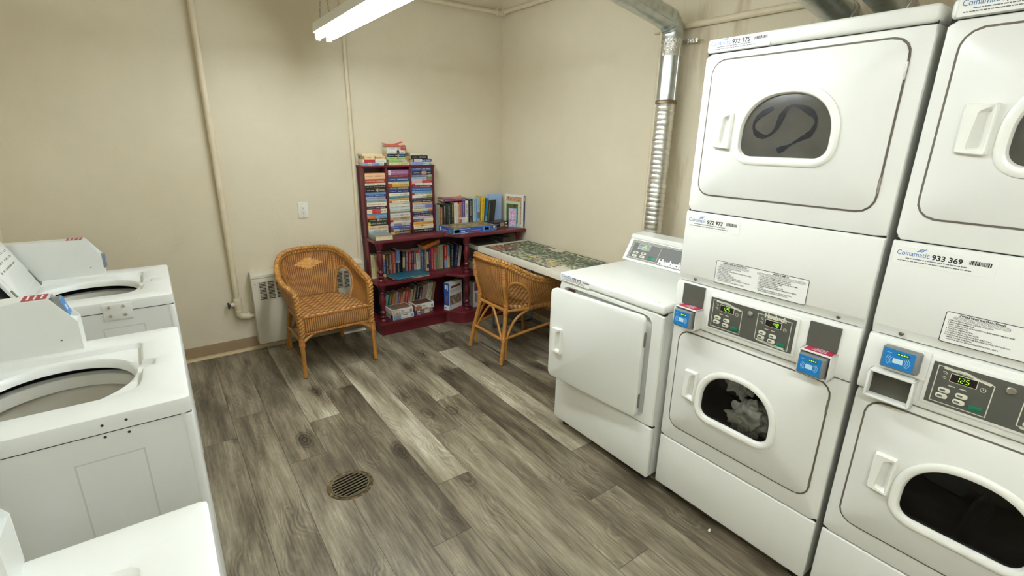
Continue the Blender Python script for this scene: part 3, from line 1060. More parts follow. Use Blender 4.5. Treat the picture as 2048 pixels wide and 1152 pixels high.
        m_.box(u + th, -0.0165, z + th, u + w - th, -0.0145, z + h - th)
        mk('coin_box_inside', m_, M('coin_box_steel', (92, 90, 82), 0.35, 0.6, var=0.2, scale=14), s)
        asset_label(T, 0.014, zs + 0.004, numbers[0], h=0.046, y=-0.0046, s=1.05)
    return T

stack_dryer((0, 0, 0), 'white stacked dryer beside the single dryer, hooded card readers on both ends', ('972 975', '972 977'), True)
stack_dryer((0, -0.704, 0), 'white stacked dryer nearest the right frame edge, card reader above an open coin box', ('933 368', '933 369'), False)

# laundry seen through the first machine's lower window
def cloth_lump(seed, rx, rz, ry):
    rnd = random.Random(seed)
    bm = bmesh.new()
    bmesh.ops.create_icosphere(bm, subdivisions=5, radius=1)
    dirs = [(Vector((rnd.uniform(-1, 1), rnd.uniform(-1, 1), rnd.uniform(-1, 1))).normalized(), rnd.uniform(3, 7), rnd.uniform(0, 6), rnd.uniform(.03, .09)) for _ in range(16)]
    for v in bm.verts:
        n = v.co.normalized()
        f = 1.0
        for d, fr, ph, am in dirs:
            f += am * (1 - 2 * abs(math.sin(fr * n.dot(d) + ph)))
        v.co = Vector((n.x * rx, n.y * ry, n.z * rz)) * f
    return bm
def laundry(nm, lab, loc, r, seed, rgb):
    mb = MB()
    mb.bm.free()
    mb.bm = cloth_lump(seed, *r)
    o = mk(nm, mb, M('cloth_' + str(seed), rgb, 0.9, var=0.15, scale=30), loc=loc, smooth=80)
    return tag(o, lab, 'clothes', 'laundry tumbling behind the lower dryer window')
laundry('crumpled_shirt', 'pale grey crumpled laundry low behind the lower window of the stacked dryer', (0.13, -0.335, 0.516), (0.085, 0.085, 0.105), 4, (226, 226, 222))
laundry('crumpled_towel', 'darker grey crumpled laundry high at left behind the lower dryer window', (0.15, -0.270, 0.672), (0.09, 0.10, 0.07), 9, (190, 188, 182))
laundry('crumpled_cloth', 'small light grey cloth at lower right behind the lower dryer window', (0.12, -0.478, 0.530), (0.05, 0.036, 0.045), 13, (220, 220, 214))

# ------------------------------------------------------------------ single dryer, door ajar
def single_dryer():
    Wd, Dp = 0.688, 0.70
    T = thing('single_dryer', 'white single front-load dryer with plain door ajar and grey back console', 'dryer', (-0.03, 0.717, 0), -PI / 2)
    zb, zD, zS, zt = 0.05, 0.325, 0.893, 0.938
    feet(T, Wd, Dp, zb)
    mb = MB()
    mb.box(0.004, 0.03, zb, Wd - 0.004, Dp, zS - 0.001, 0.003)
    mk('cabinet', mb, APW, T)
    mb = MB()
    mb.box(0, 0, zb, Wd, 0.03, zD - 0.0015, 0.008, 3)
    tp = mk('toe_panel', mb, APW, T)
    # front frame with a rounded opening in shadow behind the door
    out = rrect(0, zD + 0.0015, Wd, zS - 0.0015, 0.006, 4)
    hole = rrect(0.03, 0.352, 0.628, 0.868, 0.04, 6)
    c = (0.33, 0.61)
    n = 96
    R = lambda P: ray_resample(P, c, n)
    mb = MB()
    mb.rings([[(a, 0.03, b) for a, b in R(out)], [(a, 0.006, b) for a, b in R(out)], [(a, 0.0, b) for a, b in R(offset(out, 0.005))], [(a, 0.0, b) for a, b in R(offset(hole, -0.002))], [(a, 0.004, b) for a, b in R(offset(hole, 0.003))], [(a, 0.020, b) for a, b in R(offset(hole, 0.010))], [(a, 0.0205, b) for a, b in R(offset(hole, 0.05))]], False, True)
    fp = mk('front_panel', mb, APW, T)
    mb = MB()
    mb.box(0.06, 0.010, 0.842, 0.105, 0.0195, 0.853)
    mk('door_catch', mb, M('catch_brown', (96, 54, 40), 0.5), fp)
    for z0 in (zD, zS):
        mb = MB()
        mb.box(0.003, 0.008, z0 - 0.005, Wd - 0.003, 0.029, z0 + 0.005)
        mk('panel_seam', mb, DARK, T)
    # side seam strip where the front wraps the cabinet
    mb = MB()
    mb.box(0, -0.006, zS + 0.0015, Wd, Dp, zt, 0.012, 3)
    tpn = mk('top_panel', mb, APW, T)
    asset_label(T, 0.014, zS + 0.004, '972 973', w=0.215, h=0.036, y=-0.0066)
    # door: built flat, then swung about its hinge on the right
    hx = 0.604
    mb = MB()
    mb.prism(rrect(0.012 - hx, 0.352, 0, 0.866, 0.03, 6), FRONT, 0.0, -0.026, 0.006)
    d = mk('door', mb, APW, T, loc=(hx, -0.004, 0), rot=(0, 0, RAD(4.6)))
    handle(d, 0.045 - hx, 0.508, -0.026, 0.070, 0.146)
    for hz in (0.405, 0.72):
        h = MB()
        h.tube([(0.004, -0.010, hz), (0.004, -0.010, hz + 0.07)], 0.005, 8)
        h.box(-0.004, -0.014, hz + 0.004, 0.006, -0.006, hz + 0.066)
        mk('hinge', h, HINGE, d)
    # back console
    mb = MB()
    sec = [(0.515, zt - 0.001), (0.507, zt + 0.008), (0.575, 1.062), (0.572, 1.070), (0.574, 1.082), (0.584, 1.090), (0.68, 1.096), (0.695, 1.085), (0.698, zt - 0.001)]
    x0, x1 = -0.012, Wd - 0.010
    mb.rings([[(x0 + .004, y + .002 if y < .6 else y - .002, z) for y, z in sec], [(x0, y, z) for y, z in sec], [(x1, y, z) for y, z in sec], [(x1 - .0 + .004, y, z) for y, z in sec]], True, True)
    con = mk('console', mb, APW, T, smooth=25)
    # tilted face frame: build in its own plane and rotate
    ang = math.atan2(0.575 - 0.507, 1.062 - (zt + 0.008))
    base = Matrix.Translation((0, 0.507, zt + 0.008)) @ Matrix.Rotation(-ang, 4, 'X')
    H = math.hypot(0.068, 0.116)
    def setm(o):
        o.matrix_local = base @ o.matrix_local
    def obj(name, m_, mat, par=T):
        o = mk(name, m_, mat, par)
        return o
    m_ = MB()
    m_.prism(rrect(0.010, 0.012, 0.655, H - 0.004, 0.002, 2), FRONT, 0.001, -0.001)
    cp = mk('control_panel', m_, PANEL, T)
    cp.matrix_local = base
    m_ = MB()
    for k in range(2):
        i = 0.004 + 0.005 * k
        strip(m_, rrect(0.010 + i, 0.012 + i, 0.655 - i, H - 0.004 - i, 0.002, 2), 0.0014, -0.0014, True)
    strip(m_, rrect(0.026, 0.028 - 0.006, 0.222, H - 0.018, 0.003, 3), 0.0016, -0.0015, True)
    mk('printed_outline', m_, PCREAM, cp)
    du, dz, dw, dh = 0.066, 0.080, 0.082, 0.030
    m_ = MB()
    m_.prism(rrect(du - 0.002, dz - 0.002, du + dw + 0.002, dz + dh + 0.002, 0.003, 3), FRONT, -0.0008, -0.0018)
    mk('display_frame', m_, PCREAM, cp)
    m_ = MB()
    m_.prism(rrect(du, dz, du + dw, dz + dh, 0.002, 3), FRONT, -0.001, -0.0024)
    mk('display', m_, DISP, cp)
    m_ = MB()
    digits(m_, '125', du + 0.020, dz + 0.006, 0.017, -0.0028)
    mk('digits', m_, LED, cp)
    for i, (a, b) in enumerate(((0.046, 0.048), (0.044, 0.028), (0.102, 0.050), (0.100, 0.030))):
        m_ = MB()
        m_.prism(rrect(a, b, a + 0.036, b + 0.014, 0.006, 5), FRONT, -0.0008, -0.003, 0.0008)
        mk('key', m_, PCREAM, cp)
        m_ = MB()
        strip(m_, [(a + 0.008, b + 0.007), (a + 0.024, b + 0.007)], 0.005, -0.0034)
        mk('key_print', m_, FINE, cp)
    m_ = MB()
    m_.prism(rrect(0.160, 0.030, 0.208, 0.050, 0.003, 4), FRONT, -0.0008, -0.003, 0.0008)
    mk('start_key', m_, GREENB, cp)
    m_ = MB()
    for k in (0, 1):
        strip(m_, [(0.040, 0.104 - 0.016 * k), (0.048, 0.107 - 0.016 * k), (0.054, 0.102 - 0.016 * k)], 0.002, -0.0014)
        strip(m_, [(0.072 + 0.03 * k, 0.070), (0.088 + 0.03 * k, 0.070)], 0.003, -0.0014)
    mk('panel_icons', m_, FINE, cp)
    txt('maker_lettering', 'Huebsch', 0.044, M('lettering_white', (240, 240, 236), 0.4), cp, (0.234, -0.0018, 0.020), bold=0.0022, xs=0.98)
    txt('panel_lettering', 'PERMANENT  PRESS', 0.0125, PCREAM, cp, (0.358, -0.0018, H - 0.026), spacing=1.7, xs=0.9)
    # scuffs
    m_ = MB()
    m_.box(Wd - 0.055, 0.020, zt - 0.0002, Wd - 0.048, 0.023, zt + 0.0004)
    m_.box(Wd - 0.066, 0.012, zt - 0.0002, Wd - 0.063, 0.014, zt + 0.0004)
    mk('paint_chip', m_, INK, tpn)
    return T
single_dryer()

# ------------------------------------------------------------------ top-load washers
TUBW = M('tub_ring_plastic', (206, 204, 190), 0.4)
TUBIN = M('tub_drum', (200, 194, 176), 0.45, 0.1, var=0.05, scale=10)
def printed_lines():
    q = NT('printed_lines')
    tc = q.n('ShaderNodeTexCoord')
    sx = q.n('ShaderNodeSeparateXYZ', i_0=tc.outputs['Object'])
    row = q.math('MULTIPLY', sx.outputs[2], 34.0)
    on = q.math('LESS_THAN', q.math('FRACT', row), 0.28)
    cb = q.n('ShaderNodeCombineXYZ')
    q.set(cb.inputs[0], q.math('MULTIPLY', sx.outputs[0], 70.0))
    q.set(cb.inputs[1], q.math('MULTIPLY', q.math('FLOOR', row), 7.3))
    nz = q.n('ShaderNodeTexNoise', i_Vector=cb.outputs[0], i_Scale=1.0)
    ink = q.math('MULTIPLY', on, q.math('GREATER_THAN', nz.outputs[0], 0.47))
    q.t.links.new(q.mix(ink, lin((230, 231, 224)), lin((120, 122, 124))), q.b.inputs['Base Color'])
    q.b.inputs['Roughness'].default_value = 0.35
    return q.m
LIDP = printed_lines()
def washer(yb, label, holes=False, plate=False, low_reader=False):
    """local: x across (0 = camera side), y depth (front 0), z up"""
    Wd, Dp = 0.651, 0.71
    T = thing('top_load_washer', label, 'washer', (-1.7562, yb - Wd, 0), PI / 2, 'top-load washers along the left side')
    zb, zs, zt = 0.035, 0.866, 0.914
    feet(T, Wd, Dp, zb)
    mb = MB()
    t = 0.012
    mb.box(0.003, 0.018, zb, 0.003 + t, Dp, zs)
    mb.box(Wd - 0.003 - t, 0.018, zb, Wd - 0.003, Dp, zs)
    mb.box(0.003 + t, Dp - t, zb, Wd - 0.003 - t, Dp, zs)
    mb.box(0.003 + t, 0.018, zb, Wd - 0.003 - t, Dp - t, zb + t)
    # pressed outline on each side
    cab = mk('cabinet', mb, WASHW, T)
    for xs_ in (0.003, Wd - 0.003):
        m_ = MB()
        sg = -1 if xs_ < 0.1 else 1
        fr = lambda a, b, c_: (xs_ + sg * c_, a, b)
        strip(m_, [(0.125, 0.30), (0.125, 0.79), (0.27, 0.79), (0.27, 0.30)], 0.004, 0.0005, frame=fr)
        mk('pressed_outline', m_, M('pressed_line', (206, 206, 196), 0.35), cab)
    mb = MB()
    mb.box(0, 0, zb, Wd, 0.03, zs - 0.002, 0.012, 4)
    mk('front_panel', mb, WASHW, T)
    mb = MB()
    mb.box(0.004, 0.004, zs - 0.004, Wd - 0.004, 0.026, zs + 0.003)
    mk('panel_seam', mb, DARK, T)
    mb = MB()
    mb.box(0.005, 0.027, zb + 0.02, 0.007, 0.034, zs)
    mk('panel_seam', mb, DARK, T)
    for xa in (0.0014, Wd - 0.0034):
        mb = MB()
        mb.box(xa, 0.03, zs - 0.003, xa + 0.002, Dp - 0.004, zs + 0.0002)
        mk('panel_seam', mb, DARK, T)
    # top with lid recess and tub opening
    c = (0.325, 0.322)
    n = 240
    out = rrect(0, 0, Wd, Dp, 0.014, 5)
    rec = [(0.135, 0.142), (0.150, 0.122), (0.20, 0.112), (0.292, 0.110), (0.298, 0.088), (0.302, 0.078), (0.352, 0.078), (0.356, 0.088), (0.362, 0.110), (0.47, 0.112), (0.52, 0.112), (0.532, 0.124), (0.534, 0.15), (0.534, 0.50), (0.525, 0.530), (0.50, 0.538), (0.15, 0.538), (0.122, 0.530), (0.118, 0.50), (0.118, 0.19)]
    R = lambda P: ray_resample(P, c, n)
    ci = lambda r: [(c[0] + r * math.cos(2 * PI * k / n), c[1] + r * math.sin(2 * PI * k / n)) for k in range(n)]
    zr = zt - 0.020
    loops = [[(a, b, zs) for a, b in R(out)], [(a, b, zt - 0.012) for a, b in R(out)], [(a, b, zt - 0.004) for a, b in R(offset(out, 0.0025))], [(a, b, zt) for a, b in R(offset(out, 0.011))],
             [(a, b, zt) for a, b in R(offset(rec, -0.008))], [(a, b, zt - 0.003) for a, b in R(offset(rec, -0.002))], [(a, b, zr) for a, b in R(offset(rec, 0.006))],
             [(a, b, zr - 0.003) for a, b in ci(0.197)], [(a, b, zr - 0.010) for a, b in ci(0.189)], [(a, b, zr - 0.030) for a, b in ci(0.184)], [(a, b, zr - 0.032) for a, b in ci(0.19)]]
    mb = MB()
    mb.rings(loops)
    mk('top_panel', mb, WASHW, T)
    # tub: dark outer wall, balance ring, drum
    def ring(name, prof, mat, par=T, cap=False):
        m_ = MB()
        m_.rings([[(c[0] + r * math.cos(2 * PI * k / 72), c[1] + r * math.sin(2 * PI * k / 72), z) for k in range(72)] for r, z in prof], False, cap)
        return mk(name, m_, mat, par)
    ring('outer_tub', [(0.262, zr - 0.036), (0.268, 0.74), (0.268, 0.46), (0.22, 0.44)], DARK, cap=True)
    ring('balance_ring', [(0.246, zr - 0.075), (0.240, zr - 0.062), (0.226, zr - 0.058), (0.210, zr - 0.064), (0.203, zr - 0.078), (0.203, zr - 0.100), (0.232, zr - 0.104), (0.246, zr - 0.095)], TUBW)
    ring('drum', [(0.234, zr - 0.112), (0.2335, zr - 0.108), (0.231, zr - 0.112), (0.230, 0.60), (0.222, 0.585), (0.226, 0.57), (0.222, 0.50), (0.19, 0.485)], TUBIN, cap=True)
    # lid swung open behind the recess
    lid = MB()
    lw, ll = 0.416, 0.415
    for nm in (0,):
        lid.prism(rrect(0.120, 0.0, 0.120 + lw, ll, 0.014, 4), lambda a, b, c_: (a, c_, b), 0.0, -0.012, 0.003)
    L = mk('lid', lid, WASHW, T, loc=(0, 0.522, zt - 0.016), rot=(RAD(-23.5), 0, 0))
    m_ = MB()
    m_.prism(rrect(0.150, 0.035, 0.506, 0.385, 0.02, 4), lambda a, b, c_: (a, c_, b), -0.011, -0.017, 0.004)
    mk('lid_liner', m_, WASHW, L)
    for a in (0.126, 0.516):
        m_ = MB()
        m_.box(a, -0.0165, 0.002, a + 0.014, -0.012, 0.085, 0.002)
        m_.lathe([(0.0, -0.022), (0.005, -0.021), (0.006, -0.017), (0.006, -0.012)], 0, 0, 10, frame=lambda p, q_, r_: (a + 0.007 + p, r_, 0.014 + q_))
        mk('lid_hinge', m_, M('hinge_bronze', (138, 128, 116), 0.35, 0.8), L)
    m_ = MB()
    m_.box(0.19, -0.0182, 0.14, 0.466, -0.0165, 0.31)
    mk('lid_label', m_, LIDP, L)
    # control hood across the back
    m_ = MB()
    sec = [(0.565, zt), (0.60, 1.04), (0.615, 1.055), (0.70, 1.055), (0.708, 1.045), (0.708, zt)]
    m_.rings([[(x, y, z) for y, z in sec] for x in (0.004, 0.545)], True, True)
    hood = mk('control_hood', m_, WASHW, T)
    m_ = MB()
    ang = math.atan2(0.035, 0.126)
    m_.box(0.03, -0.002, 0.014, 0.52, 0.001, 0.118)
    f_ = mk('control_face', m_, PANEL, hood, loc=(0, 0.565, zt), rot=(-ang, 0, 0))
    # payment box with recessed card reader on the far back corner
    x0, x1 = 0.567, 0.650
    yf = 0.270
    prof = [(yf, zt), (yf - 0.001, 1.012), (yf + 0.055, 1.098), (0.708, 1.100), (0.708, zt)]
    tk = 0.005
    m_ = MB()
    for xa in (x0, x1 - tk):
        m_.rings([[(xa, y, z) for y, z in prof], [(xa + tk, y, z) for y, z in prof]], True, True)
    m_.box(x0 + tk, yf, zt, x1 - tk, yf + tk, 1.010)
    m_.box(x0 + tk, yf + 0.058, 1.094, x1 - tk, 0.708, 1.0995)
    m_.box(x0 + tk, 0.70, zt, x1 - tk, 0.708, 1.095)
    # recess floor and small sill behind the sloping front
    m_.rings([[(x, y, z) for y, z in ((yf + 0.002, 1.008), (yf + 0.022, 1.014), (yf + 0.085, 1.080), (yf + 0.060, 1.096), (yf + 0.072, 1.096), (yf + 0.10, 1.078), (yf + 0.03, 1.004))] for x in (x0 + tk, x1 - tk)], True, True)
    pb = mk('payment_box', m_, WASHW, T)
    cr = MB()
    base = Matrix.Translation((0, yf - 0.002, 0.978)) if low_reader else Matrix.Translation((0, yf + 0.040, 1.056)) @ Matrix.Rotation(RAD(-14), 4, 'X')
    cr.prism(rrect(x0 + 0.008, -0.033, x1 - 0.008, 0.033, 0.004, 3), FRONT, 0.006 if low_reader else 0.030, -0.009 if low_reader else -0.016, 0.003)
    ry = -0.009 if low_reader else -0.016
    c1 = mk('card_reader', cr, READER, T)
    c1.matrix_local = base
    m_ = MB()
    m_.prism(rrect(x0 + 0.012, -0.029, x1 - 0.012, 0.029, 0.001, 2), FRONT, ry + 0.0005, ry - 0.0008)
    mk('reader_face', m_, BLUE, c1)
    m_ = MB()
    m_.prism(rrect(x0 + 0.032, -0.012, x1 - 0.032, 0.006, 0.001, 2), FRONT, ry, ry - 0.0014)
    mk('card_symbol', m_, PALEB, c1)
    m_ = MB()
    m_.box(x0 + 0.008, yf + 0.062, 1.1002, x1 - 0.008, yf + 0.122, 1.1008)
    st = mk('notice', m_, M('notice_red', (168, 66, 76), 0.45), pb)
    m_ = MB()
    for k in range(3):
        for j in range(2):
            a = yf + 0.072 + 0.017 * k
            m_.box(x0 + 0.018 + 0.026 * j, a, 1.1008, x0 + 0.040 + 0.026 * j, a + 0.005, 1.1012)
    mk('notice_print', m_, STICK, pb)
    for a, b in ((yf + 0.05, 0.955), (yf + 0.36, 1.06)):
        m_ = MB()
        m_.lathe([(0.0, -0.0008), (0.0028, -0.0006), (0.003, 0.001)], 0, 0, 8, frame=lambda p, q_, r_: (x0 + r_, a + p, b + q_))
        mk('rivet', m_, FINE, pb)
    pts = ((0.198, 0.888), (0.148, 0.889), (0.148, 0.850), (0.198, 0.852))
    if holes:
        for a, b in pts:
            m_ = MB()
            m_.lathe([(0.0, 0.0), (0.0036, -0.0002), (0.0036, 0.0006)], 0, 0, 10, frame=lambda p, q_, r_: ((-0.0004 if b > 0.866 else 0.0026) + r_, a + p, b + q_))
            mk('screw_hole', m_, INK, cab)
    if plate:
        m_ = MB()
        pf = lambda a, b, c_: (-c_, a, b)
        m_.prism(rrect(0.155, 0.828, 0.258, 0.900, 0.004, 3), pf, -0.001, 0.003, 0.001)
        pl = mk('bracket_plate', m_, APC, T)
        for a, b in ((0.235, 0.888), (0.183, 0.888), (0.235, 0.848), (0.183, 0.848)):
            m_ = MB()
            m_.lathe([(0.0, -0.0095), (0.004, -0.009), (0.0062, -0.006), (0.0066, -0.003)], 0, 0, 12, frame=lambda p, q_, r_: (r_, a + p, b + q_))
            mk('bolt', m_, CHROME, pl)
    return T
washer(2.1124, 'open white washer nearest the back wall, bolted bracket plate on its side', plate=True, low_reader=True)
washer(0.9798, 'open white washer mid row, four bare screw holes in its side', holes=True)
washer(-0.1634, 'white washer in the near left corner, its body mostly below the frame')
# ================================================================== maroon bookcase
MAROON = NT('maroon_paint')
_tc = MAROON.n('ShaderNodeTexCoord')
_nz = MAROON.n('ShaderNodeTexNoise', i_Vector=_tc.outputs['Object'], i_Scale=6.0, i_Detail=5.0)
_sc = MAROON.n('ShaderNodeTexNoise', i_Vector=_tc.outputs['Object'], i_Scale=38.0, i_Detail=3.0)
_c = MAROON.ramp(_nz.outputs[0], [(0.3, lin((84, 20, 29))), (0.7, lin((103, 29, 38)))])
_s = MAROON.ramp(_sc.outputs[0], [(0.70, (0, 0, 0, 1)), (0.80, (1, 1, 1, 1))])
MAROON.t.links.new(MAROON.mix(MAROON.math('MULTIPLY', _s, 0.18), _c, lin((150, 84, 82))), MAROON.b.inputs['Base Color'])
MAROON.b.inputs['Roughness'].default_value = 0.32
MAROON.bump(_sc.outputs[0], 0.1, 0.002)
MAROON = MAROON.m

ZDESK, ZMID, ZLOW = 0.820, 0.462, 0.112
BX0, BX1 = -0.384, 1.045
YBK = YB - 0.004
def plan(front, x0=BX0, x1=BX1, dy=0.0):
    """bow-fronted plan: straight at the left, a wave out to a deeper right half"""
    pts = [(x0 + 0.012, front + dy)]
    for k in range(15):
        t = k / 14
        s = t * t * (3 - 2 * t)
        pts.append((0.235 + 0.135 * t, front + dy + 0.008 * math.sin(PI * min(1, t * 2)) - 0.125 * s))
    pts += [(x1, front + dy - 0.130), (x1, YBK), (x0, YBK), (x0, front + dy + 0.012)]
    return pts
bk = thing('bookcase', 'maroon painted corner bookcase with turned spindles and a pigeonhole hutch', 'bookcase', (0, 0, 0))
def shelf(name, z, th, front):
    mb = MB()
    mb.prism(plan(front), FLAT, z - th, z, 0.006)
    mb2 = mk(name, mb, MAROON, bk)
    return mb2
shelf('desk_top', ZDESK, 0.024, 2.552)
shelf('shelf', ZMID, 0.022, 2.540)
shelf('shelf', ZLOW, 0.022, 2.535)
mb = MB()
mb.prism(plan(2.535, BX0 + 0.012, BX1, 0.014), FLAT, 0.0, ZLOW - 0.022)
mk('plinth', mb, MAROON, bk)
mb = MB()
mb.box(BX0 + 0.002, YBK - 0.012, ZLOW, BX1, YBK, ZDESK - 0.024)
mk('back_panel', mb, M('maroon_back', (74, 18, 30), 0.45), bk)
mb = MB()
mb.box(BX0, 2.735, ZLOW, BX0 + 0.015, YBK - 0.012, ZDESK - 0.024, 0.003)
mk('side_stile', mb, MAROON, bk)
def spindle(x, y, z0, z1):
    h = z1 - z0
    prof = [(0.0, 0), (0.034, 0), (0.034, 0.018), (0.026, 0.024), (0.019, 0.035), (0.026, 0.05), (0.028, 0.058), (0.019, 0.068), (0.022, 0.088), (0.029, 0.104), (0.026, 0.116), (0.016, 0.126)]
    top = [(0.0165, 0.145), (0.028, 0.20), (0.030, 0.225), (0.025, 0.265), (0.017, 0.30), (0.024, 0.312), (0.024, 0.318), (0.018, 0.326), (0.026, 0.345), (0.026, 0.352), (0.033, 0.372), (0.034, 0.40), (0.0, 0.40)]
    s = h / 0.40
    mb = MB()
    mb.lathe([(r * 0.96, z0 + z * s) for r, z in prof + top], x, y, 20)
    mk('spindle', mb, MAROON, bk)
for z0, z1 in ((ZLOW, ZMID - 0.022), (ZMID, ZDESK - 0.024)):
    spindle(-0.340, 2.585, z0, z1)
    spindle(0.412, 2.462, z0, z1)
    spindle(0.985, 2.465, z0, z1)
# hutch
HY, HT = 2.728, 1.402
mb = MB()
mb.box(-0.392, HY - 0.006, HT - 0.016, 0.254, YBK, HT, 0.003)
mk('hutch_top', mb, MAROON, bk)
for x in (-0.388, -0.192, 0.018, 0.234):
    mb = MB()
    mb.box(x, HY, ZDESK, x + 0.0165, YBK - 0.006, HT - 0.016, 0.002)
    mk('hutch_side' if x in (-0.388, 0.234) else 'hutch_divider', mb, MAROON, bk)
mb = MB()
mb.box(-0.386, YBK - 0.006, ZDESK, 0.248, YBK, HT - 0.016)
mk('hutch_back', mb, MAROON, bk)

# ================================================================== books
PAPER = NT('page_edges')
_tc = PAPER.n('ShaderNodeTexCoord')
_mp = PAPER.n('ShaderNodeMapping', i_Vector=_tc.outputs['Object'])
_mp.inputs['Scale'].default_value = (900, 3, 3)
_nz = PAPER.n('ShaderNodeTexNoise', i_Vector=_mp.outputs[0], i_Scale=1.0)
PAPER.t.links.new(PAPER.ramp(_nz.outputs[0], [(0.3, lin((196, 176, 136))), (0.7, lin((226, 210, 174)))]), PAPER.b.inputs['Base Color'])
PAPER.b.inputs['Roughness'].default_value = 0.8
PAPER = PAPER.m
PAPERW = M('page_edges_white', (222, 216, 196), 0.8)
CV = {}
def cover(rgb, gloss=0.35):
    k = (rgb, gloss)
    if k not in CV:
        CV[k] = M('cover_%d_%d_%d' % rgb, rgb, gloss, var=0.05, scale=40)
    return CV[k]

def book(name, label, group, rgb, L, Wd, T, loc, rot=(0, 0, 0), band=None, ink=None, hard=False, pages=None, seed=0, cover_art=None):
    """upright book, spine facing local -y, thickness along x, height along z, origin at the spine's lower left corner"""
    t = 0.0022 if hard else 0.0009
    ov = 0.003 if hard else 0.0
    r = thing(name, label, 'book', loc, 0, group)
    r.rotation_euler = rot
    m = cover(rgb)
    mb = MB()
    mb.box(0, 0.0015, 0, t, Wd, L)
    mb.box(T - t, 0.0015, 0, T, Wd, L)
    # gently rounded spine
    n = 5
    bul = 0.0025 if hard else 0.0008
    sec = [(T * k / n, 0.0018 - bul * math.sin(PI * k / n) - 0.0010) for k in range(n + 1)]
    sec2 = [(x, y + t + 0.0012) for x, y in sec][::-1]
    mb.rings([[(x, y, 0) for x, y in sec + sec2], [(x, y, L) for x, y in sec + sec2]], True, True)
    mk('cover', mb, m, r, smooth=0)
    mb = MB()
    mb.box(t + 0.0002, 0.004, ov, T - t - 0.0002, Wd - 0.002 - ov, L - ov - 0.0004)
    mk('page_block', mb, pages or PAPER, r, smooth=0)
    rr = random.Random(seed * 13 + 5)
    yq = -bul - 0.0004
    if band:
        for (a, b, brgb) in band:
            mb = MB()
            mb.rings([[(x, y - 0.0003, L * a) for x, y in sec], [(x, y - 0.0003, L * b) for x, y in sec]], close=False)
            mk('spine_band', mb, cover(brgb), r, smooth=0)
    lum = rgb[0] * .3 + rgb[1] * .6 + rgb[2] * .1
    if ink is None:
        ink = (188, 182, 166) if lum < 120 else (136, 122, 108)
    mb = MB()
    z = L * 0.07
    hgt = min(T * 0.36, 0.010)
    first = L * rr.uniform(0.35, 0.5)
    while z < L * 0.93:
        w_ = rr.uniform(0.0018, 0.0042)
        if not (first < z < first + 0.010) and rr.random() < 0.86:
            h_ = hgt * (rr.uniform(0.7, 1.0) if z > first else rr.uniform(0.45, 0.6))
            x0 = (T - h_) / 2
            mb.quad((x0, yq, z), (x0 + h_, yq, z), (x0 + h_, yq, z + w_), (x0, yq, z + w_))
        z += w_ + 0.0013
    mk('spine_lettering', mb, cover(ink, 0.5), r, smooth=0)
    return r

LIE = (0, PI / 2, 0)
def lying(name, label, group, rgb, L, Wd, T, x, y, z, **kw):
    """book lying flat, spine toward -y, left end at x, underside at z (front y)"""
    twist = kw.pop('twist', 0.0)
    m = Matrix.Translation((x, y, z + T)) @ Matrix.Rotation(twist, 4, 'Z') @ Matrix.Rotation(PI / 2, 4, 'Y')
    b = book(name, label, group, rgb, L, Wd, T, (0, 0, 0), **kw)
    b.location = m.to_translation()
    b.rotation_euler = m.to_euler()
    return b

K = 0.000581
def column(col, x0, width, zbase, data, px_bottom):
    """data: (top px, bottom px, colour words, rgb, bands)"""
    rr = random.Random(len(data))
    for i, (a, b, words, rgb, band) in enumerate(data):
        zt_, zb_ = zbase + (px_bottom - a) * K, zbase + (px_bottom - b) * K
        nxt = zbase if i == len(data) - 1 else zbase + (px_bottom - data[i + 1][0]) * K
        T = zt_ - nxt - 0.0003
        L = width - rr.uniform(0.002, 0.012)
        lying('paperback_book', '%s paperback, %s in the %s hutch column' % (words, ORD[i], col), 'paperbacks stacked in the %s hutch column' % col,
              rgb, L, 0.106, T, x0 + rr.uniform(0.001, width - L - 0.0005), HY + rr.uniform(0.002, 0.012), nxt, band=band, seed=i + int(a), twist=rr.uniform(-0.006, 0.006))
C1 = [(145, 222, 'thick peach', (233, 186, 138), None), (224, 280, 'brick red', (176, 74, 52), None), (281, 312, 'thin cream', (232, 222, 190), None), (313, 352, 'black', (34, 36, 34), None),
      (353, 404, 'black picture-spined', (40, 36, 34), [(0.55, 0.63, (196, 120, 50))]), (405, 436, 'sky blue', (104, 154, 196), None), (437, 469, 'deep blue', (44, 80, 142), None), (470, 509, 'lilac grey', (166, 168, 190), None),
      (510, 549, 'grey-blue', (136, 162, 168), None), (550, 603, 'cream lettered', (226, 216, 186), None), (604, 643, 'dark plum', (74, 46, 66), None), (644, 702, 'cream and red', (226, 212, 178), [(0.25, 0.68, (190, 50, 46))]),
      (703, 736, 'pale blue', (110, 160, 200), None), (737, 777, 'orange and blue', (120, 160, 196), [(0.02, 0.4, (204, 112, 44))]), (778, 822, 'dark patterned', (50, 44, 38), [(0.46, 0.57, (206, 110, 50))]), (823, 882, 'dark green', (44, 62, 44), [(0.02, 0.14, (222, 178, 60))]),
      (883, 934, 'tan', (212, 184, 146), None), (935, 978, 'pale grey', (200, 204, 200), [(0.26, 0.6, (172, 176, 184))]), (979, 1040, 'off-white', (214, 212, 198), None)]
